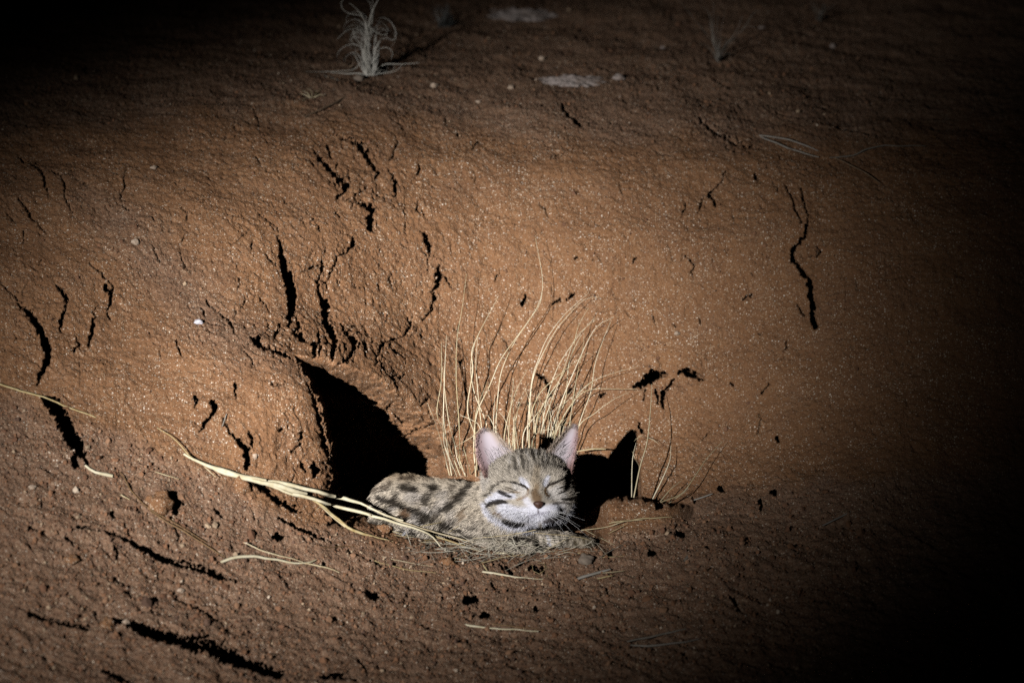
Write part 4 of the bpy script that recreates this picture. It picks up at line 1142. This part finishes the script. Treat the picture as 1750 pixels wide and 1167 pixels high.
# ------------------------------------------------------------------ standing grass
def stand_mesh(name, pts, w, mat, origin, gap=0.03, y0=None, jit=0.0, flat=0.5, wall=True, lean=0.0):
    """A blade that springs from the ground at its first point; gap is how far it stands off the bank halfway up."""
    p = np.array([(q[0], q[1]) for q in pts], float)
    L = np.linalg.norm(np.diff(p, axis=0), axis=1).sum()
    n = int(np.clip(L / 8, 6, 26))
    q = spline(p, n)
    t = np.linspace(0, 1, n)
    if wall:
        gy = gpoint(q[:, 0], q[:, 1])[:, 1]
        gy = np.minimum(gy, np.linspace(gy[0], gy[0] + 0.12, n))
        gy = gblur(gy, 1.5, 0)
        y = gy - gap * np.sin(np.pi * np.clip(0.02 + 0.72 * t, 0, 1)) - 0.002
    else:
        y = (gpoint(p[:1, 0], p[:1, 1])[0, 1] if y0 is None else y0) + jit * t + lean * t
    P = unproj(q[:, 0], q[:, 1], y)
    rad = w * S * 0.5 * np.clip(1.05 - 0.75 * t ** 1.3, 0.2, 1)
    return tube_mesh(name, P, rad, mat, origin, 4, flat)

ZT = (700, 400, 2.7786)
T0 = gpoint(np.array([880.0]), np.array([806.0]))[0]
tuft = link('grass_tuft', None, None, T0)
tag(tuft, 'tall dry yellow grass tuft growing on the bank behind the cat\'s head', 'grass')
BL = [[(200,1145),(165,900),(165,700),(175,480)], [(190,1145),(140,950),(85,800)], [(240,1145),(170,960),(130,850),(150,700),(152,510)], [(240,1110),(235,900),(222,700),(225,500),(250,350),(270,190)],
 [(265,1150),(215,1000),(180,850),(150,560)], [(315,1150),(305,1000),(320,850),(380,720),(430,600),(500,500),(580,390),(625,300),(630,200),(605,60),(598,20)],
 [(410,960),(420,760),(440,640),(500,510),(575,400),(620,330),(632,250)], [(310,950),(275,830),(300,650),(295,560),(330,470),(420,300)], [(370,920),(310,760),(290,640),(300,560),(315,500)],
 [(340,900),(320,700),(315,600),(325,480)], [(400,930),(405,760)], [(470,960),(495,680)], [(450,960),(500,760),(560,640)], [(560,940),(580,700),(610,600),(650,500),(720,400),(780,340),(850,280)],
 [(570,930),(575,760),(600,640),(680,480),(740,400),(830,310),(900,300)], [(600,900),(640,800),(720,680),(770,570),(800,440),(850,350)], [(620,960),(660,830),(740,620),(790,490),(890,400)],
 [(660,990),(720,800),(760,700),(850,500),(900,430),(970,395)], [(680,950),(740,780),(760,600),(830,450)], [(760,900),(790,700),(820,560),(830,470)], [(800,920),(860,750),(880,620),(920,500),(955,415)],
 [(700,930),(800,770),(880,735),(960,735),(1080,735)], [(720,900),(780,790),(850,710),(950,665),(1095,625)], [(800,920),(880,850),(960,790),(1040,750)], [(590,960),(690,920),(780,885)],
 [(540,950),(600,860),(640,800)], [(500,960),(520,780)], [(690,900),(720,820),(790,760),(870,700)], [(570,900),(600,790),(650,720),(770,620),(850,560)], [(340,930),(290,880),(240,860)],
 [(350,930),(300,960),(215,1010)], [(430,990),(380,870),(350,860)], [(265,1140),(230,1080),(215,1000)], [(225,1150),(180,1040),(165,1000)], [(290,1140),(270,1060),(255,1010)], [(205,1110),(170,1020),(160,900),(170,560)],
 [(320,1120),(310,900),(330,800),(370,700)], [(640,960),(640,830),(700,640),(790,500),(880,395)]]
# every blade starts out of the ground: carry those that end behind the cat down to the root line
for pts in BL:
    x, y = pts[0]
    if x > 330: pts.insert(0, (x * 0.86 + 80, 1150 if x < 380 else 1120))
for i in range(26):
    x = rng.uniform(430, 740); h = rng.uniform(70, 260); lx = rng.normal(10, 45)
    BL.append([(x * .86 + 80, 1110), (x + lx * .2, 985), (x + lx * .5, 960 - h * .55), (x + lx * 1.3, 960 - h)])
for i, pts in enumerate(BL):
    w = 2.1 if i < 38 else 1.3
    link('blade', stand_mesh('blade', zl(ZT, pts), w * rng.uniform(0.85, 1.2), M_BLADE, T0, gap=rng.uniform(0.012, 0.042)), tuft)

def plant(name, base, label, cat_, blades, z, mat, w, wall=True, gap=0.02, jit=0.02, part='blade', lean=0.0, y0=None):
    o = gpoint(np.array([float(base[0])]), np.array([float(base[1])]))[0]
    e = tag(link(name, None, None, o), label, cat_)
    for pts in blades:
        ww = w
        if isinstance(pts, tuple): pts, ww = pts
        link(part, stand_mesh(part, zl(z, pts), ww * rng.uniform(0.85, 1.15), mat, o, gap=gap * rng.uniform(0.6, 1.4), wall=wall, jit=rng.normal(0, jit), lean=lean, y0=(o[1] if not wall else None)), e)
    return e
plant('grass_stalks', (1083, 850), 'few slender tall grass stalks rising over the cat\'s shadow', 'grass',
      [([(180,958),(225,740),(275,560),(300,320),(308,150)], 3.2), ([(165,955),(170,700),(195,570)], 2.0), ([(225,745),(190,680),(168,630)], 1.8), ([(280,540),(240,522),(205,535),(180,560)], 1.8), ([(280,530),(320,548),(360,578)], 1.6)], ZI, M_BLADE, 2.4, gap=0.014, part='stalk')
plant('grass_stalks', (1122, 856), 'small fan of four short dry stalks growing right of the cat\'s shadow', 'grass',
      [[(315,968),(400,790),(440,680),(442,590)], [(370,985),(450,890),(530,835)], [(370,992),(520,930),(600,830),(700,680),(810,560)], [(430,998),(520,935),(570,900)]], ZI, M_BLADE, 2.6, gap=0.018, part='stalk')
straw(ZI, [(0,1145),(130,1120),(450,1095)], 12, M_STRAW, 'straight straw at the foot of the small fan of stalks')

ZP = (540, 0, 6.7308)
tb = [([(560,865),(540,650),(525,450),(525,340)], 4.5), ([(590,865),(600,700),(615,500)], 4.5), ([(600,865),(560,560),(600,430),(590,330),(540,200),(440,80),(380,40)], 3.4), ([(620,870),(600,600),(610,300),(640,150),(720,-10)], 4.0),
 [(540,660),(540,560),(420,510),(310,550),(240,640),(250,740),(320,790),(430,790),(520,720)], [(540,800),(520,690),(480,620),(400,610),(340,660),(330,720)], [(670,860),(690,740),(700,600),(780,545),(860,570),(885,640),(860,680)],
 [(640,860),(650,700),(720,500),(800,440),(900,470),(920,380),(880,280),(800,210),(720,215)], [(620,860),(610,600),(620,350),(700,380),(780,410),(830,380),(820,320),(760,260),(690,240)], [(560,860),(540,560),(470,470),(430,380),(430,320),(470,320),(500,380)],
 [(530,560),(430,345),(330,370),(270,430),(240,460)], [(590,420),(540,200),(380,160),(300,100),(285,50),(320,-10)], [(640,860),(600,640),(660,110),(640,-30)], [(630,700),(640,120),(600,10),(570,-20)],
 [(660,870),(690,700),(730,560),(690,450),(640,390),(600,420)], [(690,870),(740,790),(790,740),(830,800),(825,920)], [(700,860),(760,800),(840,840),(910,780),(890,740)], [(720,850),(880,830),(960,790),(990,740)],
 [(560,860),(520,720),(440,800),(250,820),(0,830),(-120,822)], ([(560,870),(500,845),(350,850),(230,840),(120,832)], 3.2), ([(660,840),(780,745),(1000,740),(1190,725)], 2.6), [(560,860),(430,610),(420,700),(440,730)],
 [(620,860),(580,520),(500,340),(440,330),(425,400),(470,480)], [(640,860),(680,540),(640,520),(700,480),(690,440)], [(600,850),(560,580),(450,590),(400,640)], [(620,860),(700,520),(780,420),(850,440)], [(640,850),(640,420),(700,300),(780,290),(820,370)]]
for i in range(18):
    x = rng.uniform(545, 700); h = rng.uniform(150, 420)
    tb.append(([(x * .6 + 250, 872), (x + (x - 620) * .3, 872 - h * .6), (x + (x - 620) * .5 + rng.normal(0, 15), 872 - h)], rng.uniform(2.2, 4.2)))
for i in range(20):
    x = rng.uniform(560, 690); sgn = -1.0 if x < 625 else 1.0
    if rng.random() < 0.25: sgn = -sgn
    h = rng.uniform(260, 640); r_ = rng.uniform(50, 130)
    pts = [(x, 870), (x + sgn * 10, 870 - h * 0.5), (x + sgn * 30, 870 - h)]
    cx_, cy_ = x + sgn * (30 + r_), 870 - h
    for a in np.linspace(0.5, rng.uniform(2.6, 4.6), 5): pts.append((cx_ - sgn * r_ * math.cos(a), cy_ - r_ * math.sin(a) * 0.9))
    tb.append((pts, rng.uniform(1.0, 1.6)))
plant('grass_tuft', (633, 130), 'grey dead grass tuft with curling blades on the rim above the cracks', 'grass', tb, ZP, M_GREYGRASS, 1.8, wall=False, jit=0.035, lean=0.02)
sb = []
for i in range(46):
    x = 1480 + rng.normal(0, 45); l = rng.uniform(80, 290); a = rng.normal(0, 0.55)
    sb.append(([(x, 315 + rng.normal(0, 8)), (x + math.sin(a) * l * .4 + rng.normal(0, 12), 315 - l * .5), (x + math.sin(a) * l + rng.normal(0, 20), 315 - math.cos(a) * l)], rng.uniform(1.4, 3.2)))
plant('low_shrub', (761, 47), 'small dark grey shrub beyond the curly grass tuft', 'shrub', sb, ZP, M_SHRUB, 2.0, wall=False, jit=0.05, part='twig', lean=0.02)
ZQ = (1130, 0, 5.469)
qb = [[(535,578),(480,400),(300,170),(160,0),(120,-40)], [(530,578),(500,470),(470,230),(440,110),(390,70)], [(535,578),(490,300),(488,30)], [(540,578),(545,380),(590,130),(615,50)], [(545,578),(600,440),(780,255),(850,140),(910,90)], [(545,578),(570,520),(700,340),(800,250),(880,262)],
      [(520,570),(470,470),(430,430)], [(540,570),(590,440),(700,300),(760,150)], [(530,575),(490,420),(450,200)], [(540,575),(520,380),(530,150)]]
for i in range(16):
    a = rng.normal(0, 0.45); l = rng.uniform(90, 260)
    qb.append(([(535 + rng.normal(0, 8), 578), (535 + math.sin(a) * l * .5, 578 - l * .5), (535 + math.sin(a) * l + rng.normal(0, 10), 578 - l * math.cos(a))], 1.6))
plant('grass_tuft', (1228, 106), 'dim spiky grass tuft on the rim at the upper right', 'grass', qb, ZQ, M_DIM, 1.9, wall=False, jit=0.05, lean=0.02)
fb = [([(1490 + rng.normal(0, 20), 190), (1490 + a * 60, 110), (1490 + a * 150 + rng.normal(0, 20), 190 - rng.uniform(80, 190))], 2.0) for a in rng.normal(0, 0.5, 16)]
plant('grass_tuft', (1402, 35), 'barely visible grass tuft in the dark at the top right', 'grass', fb, ZQ, M_DIM, 1.8, wall=False, jit=0.04, lean=0.02)
plant('dead_sprout', (533, 166), 'tiny withered pale sprout below the curly grass tuft', 'plant',
      [[(330,420),(310,395),(290,388)], [(330,420),(305,420),(292,432)], [(335,420),(330,390),(310,378)], [(340,420),(360,395),(368,375)], [(340,418),(368,405),(385,410)], [(332,420),(300,405),(282,400)], [(338,420),(350,400),(345,382)]], (400, 0, 2.5), M_STRAW, 3.0, gap=0.006)

# ------------------------------------------------------------------ stones and clods
def rock_mesh(name, rx, ry, rz, mat, seed, sub=3, rough=0.38, strata=0.0):
    bm = bmesh.new(); bmesh.ops.create_icosphere(bm, subdivisions=sub, radius=1.0)
    v = np.array([q.co[:] for q in bm.verts]); f = np.array([[q.index for q in g.verts] for g in bm.faces]); bm.free()
    n1, n2 = NZ[seed % 8], NZ[(seed + 3) % 8]
    k = 1 + rough * (n1(v[:, 0] * 1.3 + seed, v[:, 1] * 1.3 + v[:, 2]) + 0.6 * n2(v[:, 0] * 2.9 + seed, v[:, 2] * 2.9 + v[:, 1]) + 0.35 * n1(v[:, 1] * 6, v[:, 2] * 6 + seed))
    v = v * k[:, None]
    if strata: v[:, 2] += strata * np.sign(np.sin(v[:, 2] * 9 + v[:, 0])) * 0.1 + strata * 0.3 * n2(v[:, 0] * 3, v[:, 1] * 3)
    v *= [rx, ry, rz]
    return new_mesh(name, v, f, mat, sub > 2)
SOILC = M_SOIL
STONES = [
 ('pebble', 340, 553, 8, 5.5, M_QUARTZ, 'small white quartz chip on the bare bank'),
 ('pebble', 231, 418, 7, 5.5, M_PEBBLE, 'pale pebble on the upper left bank, lower of two'),
 ('pebble', 263, 290, 6, 4, M_PEBBLE, 'pale pebble on the upper left bank, upper of two'),
 ('dirt_clod', 270, 862, 24, 21, SOILC, 'round earth clod with dark shadow on the left slope'),
 ('dirt_clod', 412, 831, 15, 17, SOILC, 'earth clod propping up the fallen grass bundle'),
 ('dirt_clod', 559, 887, 9, 8, SOILC, 'small earth clod at the mouth of the dark hollow'),
 ('dirt_clod', 655, 906, 14, 9, SOILC, 'reddish clod in front of the cat\'s rump'),
 ('dirt_clod', 889, 941, 8, 9, SOILC, 'small upright clod in front of the cat\'s chest'),
 ('stone', 1002, 962, 13, 10, M_GREYSTONE, 'greyish stone below the cat\'s paw'),
 ('dirt_clod', 763, 962, 14, 9, SOILC, 'earth clod in the straw below the cat\'s shoulder'),
 ('pebble', 741, 149, 7, 6, M_PEBBLE, 'pale orange pebble on the rim right of the curly tuft'),
 ('stone', 614, 133, 10, 7, M_GREYSTONE, 'grey stone at the foot of the curly grass tuft'),
 ('pebble', 1058, 138, 11, 8, M_ROCK, 'rounded stone at the right end of the flat pale rock'),
 ('pebble', 926, 101, 5, 5, M_PEBBLE, 'light pebble on the dark ground left above the flat rock'),
 ('pebble', 1424, 80, 6, 5, M_ROCK, 'lone dim pebble in the dark at the upper right'),
 ('pebble', 1132, 82, 5, 4, M_ROCK, 'dim pebble left of the spiky grass tuft'),
 ('pebble', 1302, 53, 6, 3, M_ROCK, 'dim pebble right of the spiky grass tuft'),
 ('pebble', 434, 781, 4.5, 4.5, M_PEBBLE, 'tiny pale bead of stone on the face of the earth lump'),
 ('dirt_clod', 122, 957, 13, 7, M_SOIL, 'low brown clod in the left foreground'),
 ('pebble', 309, 1008, 6, 4.5, M_PEBBLE, 'yellowish pebble in the left foreground'),
 ('dirt_clod', 183, 1068, 11, 14, SOILC, 'upright pale clod at the head of the big foreground shadow'),
 ('pebble', 214, 1066, 5, 4, M_PEBBLE, 'light pebble inside the big foreground shadow'),
 ('pebble', 55, 834, 6, 4.5, M_PEBBLE, 'pale pebble on the far left slope'),
 ('pebble', 873, 151, 6, 4, M_PEBBLE, 'pale pebble left of the flat pale rock'),
 ('pebble', 818, 174, 5, 4, M_PEBBLE, 'pale pebble on the rim between the curly tuft and flat rock'),
 ('pebble', 1157, 569, 5, 4, M_PEBBLE, 'pinkish chip on the bare bank right of the grass tuft') ,
 ('dirt_clod', 1390, 432, 11, 8, M_SOIL, 'crumbly clod lodged in the right-hand crack'),
]
for i, (nm, x, y, rx, ry, m, lab) in enumerate(STONES):
    g = gpoint(np.array([float(x)]), np.array([float(y)]))[0]; n = gnormal(np.array([float(x)]), np.array([float(y)]))[0]
    me = rock_mesh(nm, rx * S, rx * S * 0.9, ry * S * 1.05, m, i, 3 if rx > 7 else 2)
    o = link(nm, me, None, g + n * ry * S * (0.25 if nm != 'dirt_clod' else -0.05))
    o.rotation_euler = (0, 0, 0)
    tag(o, lab, 'stone' if nm in ('pebble', 'stone') else 'clod')
def flat_rock(x, y, rx, ry, lab, seed):
    """A low outcrop: a sheet of stone with ragged outline and broken layers, sunk in the soil."""
    g = gpoint(np.array([float(x)]), np.array([float(y)]))[0]
    bm = bmesh.new(); bmesh.ops.create_icosphere(bm, subdivisions=5, radius=1.0)
    v = np.array([q.co[:] for q in bm.verts]); f = np.array([[q.index for q in k.verts] for k in bm.faces]); bm.free()
    a, b = NZ[seed % 8], NZ[(seed + 2) % 8]
    out = 1 + 0.30 * a(v[:, 0] * 1.6 + seed, v[:, 1] * 1.6) + 0.22 * b(v[:, 0] * 4.5, v[:, 1] * 4.5 + seed) + 0.10 * a(v[:, 0] * 11, v[:, 1] * 11)
    v[:, :2] *= out[:, None]
    top = np.clip(v[:, 2], -0.5, 1) ** 1 * 0.9
    h = top * (0.75 + 0.7 * b(v[:, 0] * 2.2 + 5, v[:, 1] * 2.2) + 0.35 * a(v[:, 0] * 6, v[:, 1] * 6))
    h = np.round(h * 5 + 0.3 * b(v[:, 0] * 8, v[:, 1] * 8)) / 5 * 0.75 + h * 0.25 + 0.05 * a(v[:, 0] * 16, v[:, 1] * 16)
    v[:, 2] = h
    v *= [rx * S, ry * S * 3.6, ry * S * 0.75]
    o = link('flat_rock', new_mesh('flat_rock', v, f, M_ROCK, False), None, g + np.array([0, 0, -ry * S * 0.10]))
    tag(o, lab, 'rock')
flat_rock(985, 138, 58, 13, 'flat pale layered rock sunk in the rim above the bank', 2)
flat_rock(888, 27, 58, 15, 'low pale rock farther back near the top edge', 5)

# loose grit strewn over the earth: far too many to count
ic = bmesh.new(); bmesh.ops.create_icosphere(ic, subdivisions=1, radius=1.0)
iv = np.array([q.co[:] for q in ic.verts]); if_ = np.array([[q.index for q in g.verts] for g in ic.faces]); ic.free()
NP = 21000
gx = rng.uniform(-60, 1500, NP * 5); gy = rng.uniform(-20, 1190, NP * 5)
gg = grid_lookup(grit, gx, gy)
jl = np.interp(gx, [-400, 0, 150, 300, 420, 560, 700, 1000, 1130, 1250, 1450, 2150], [620, 675, 735, 785, 850, 900, 935, 935, 890, 835, 815, 800])
prob = 0.10 + 0.55 * gg + 0.5 * (gy > jl)
dark_r = sstep(1300, 1500, gx)
prob *= 1 - 0.7 * dark_r
# none inside the hollow or on its steep side
prob *= ~((gx > 430) & (gx < 790) & (gy > 575) & (gy < 900))
prob *= grid_lookup(push, gx, gy) < 0.0015
sel = rng.choice(len(gx), NP, replace=False, p=prob / prob.sum())
gx, gy = gx[sel], gy[sel]
gp = gpoint(gx, gy); gn = gnormal(gx, gy)
gs = np.clip(rng.lognormal(math.log(0.00062), 0.5, NP), 0.0003, 0.0040)
gs *= np.where(gy > np.interp(gx, [0, 300, 560, 1000, 1450], [675, 785, 900, 935, 815]), 1.4, 0.9)
sc3 = gs[:, None] * rng.uniform(0.7, 1.25, (NP, 3))
vj = iv[None] * (1 + 0.22 * rng.normal(0, 1, (NP, len(iv), 1))) * sc3[:, None]
th = rng.uniform(0, 6.28, NP)
rot = np.stack([np.stack([np.cos(th), -np.sin(th), 0 * th], -1), np.stack([np.sin(th), np.cos(th), 0 * th], -1), np.stack([0 * th, 0 * th, 1 + 0 * th], -1)], 1)
vj = np.einsum('nij,nkj->nki', rot, vj) + (gp + gn * gs[:, None] * 0.25)[:, None]
pc = np.array([(0.24, 0.125, 0.07), (0.19, 0.10, 0.06), (0.30, 0.17, 0.10), (0.44, 0.32, 0.21), (0.14, 0.085, 0.06), (0.60, 0.48, 0.36)])
ci = rng.choice(6, NP, p=[.37, .28, .2, .05, .085, .015])
fcol = np.repeat(pc[ci] * rng.uniform(0.8, 1.15, NP)[:, None], len(iv), 0)
fidx = (if_[None] + (np.arange(NP) * len(iv))[:, None, None]).reshape(-1, 3)
gro = link('loose_grit', new_mesh('loose_grit', vj.reshape(-1, 3), fidx, M_GRAVEL, False, fcol=fcol))
tag(gro, 'loose reddish grit strewn over the earth', 'grit', kind='stuff')
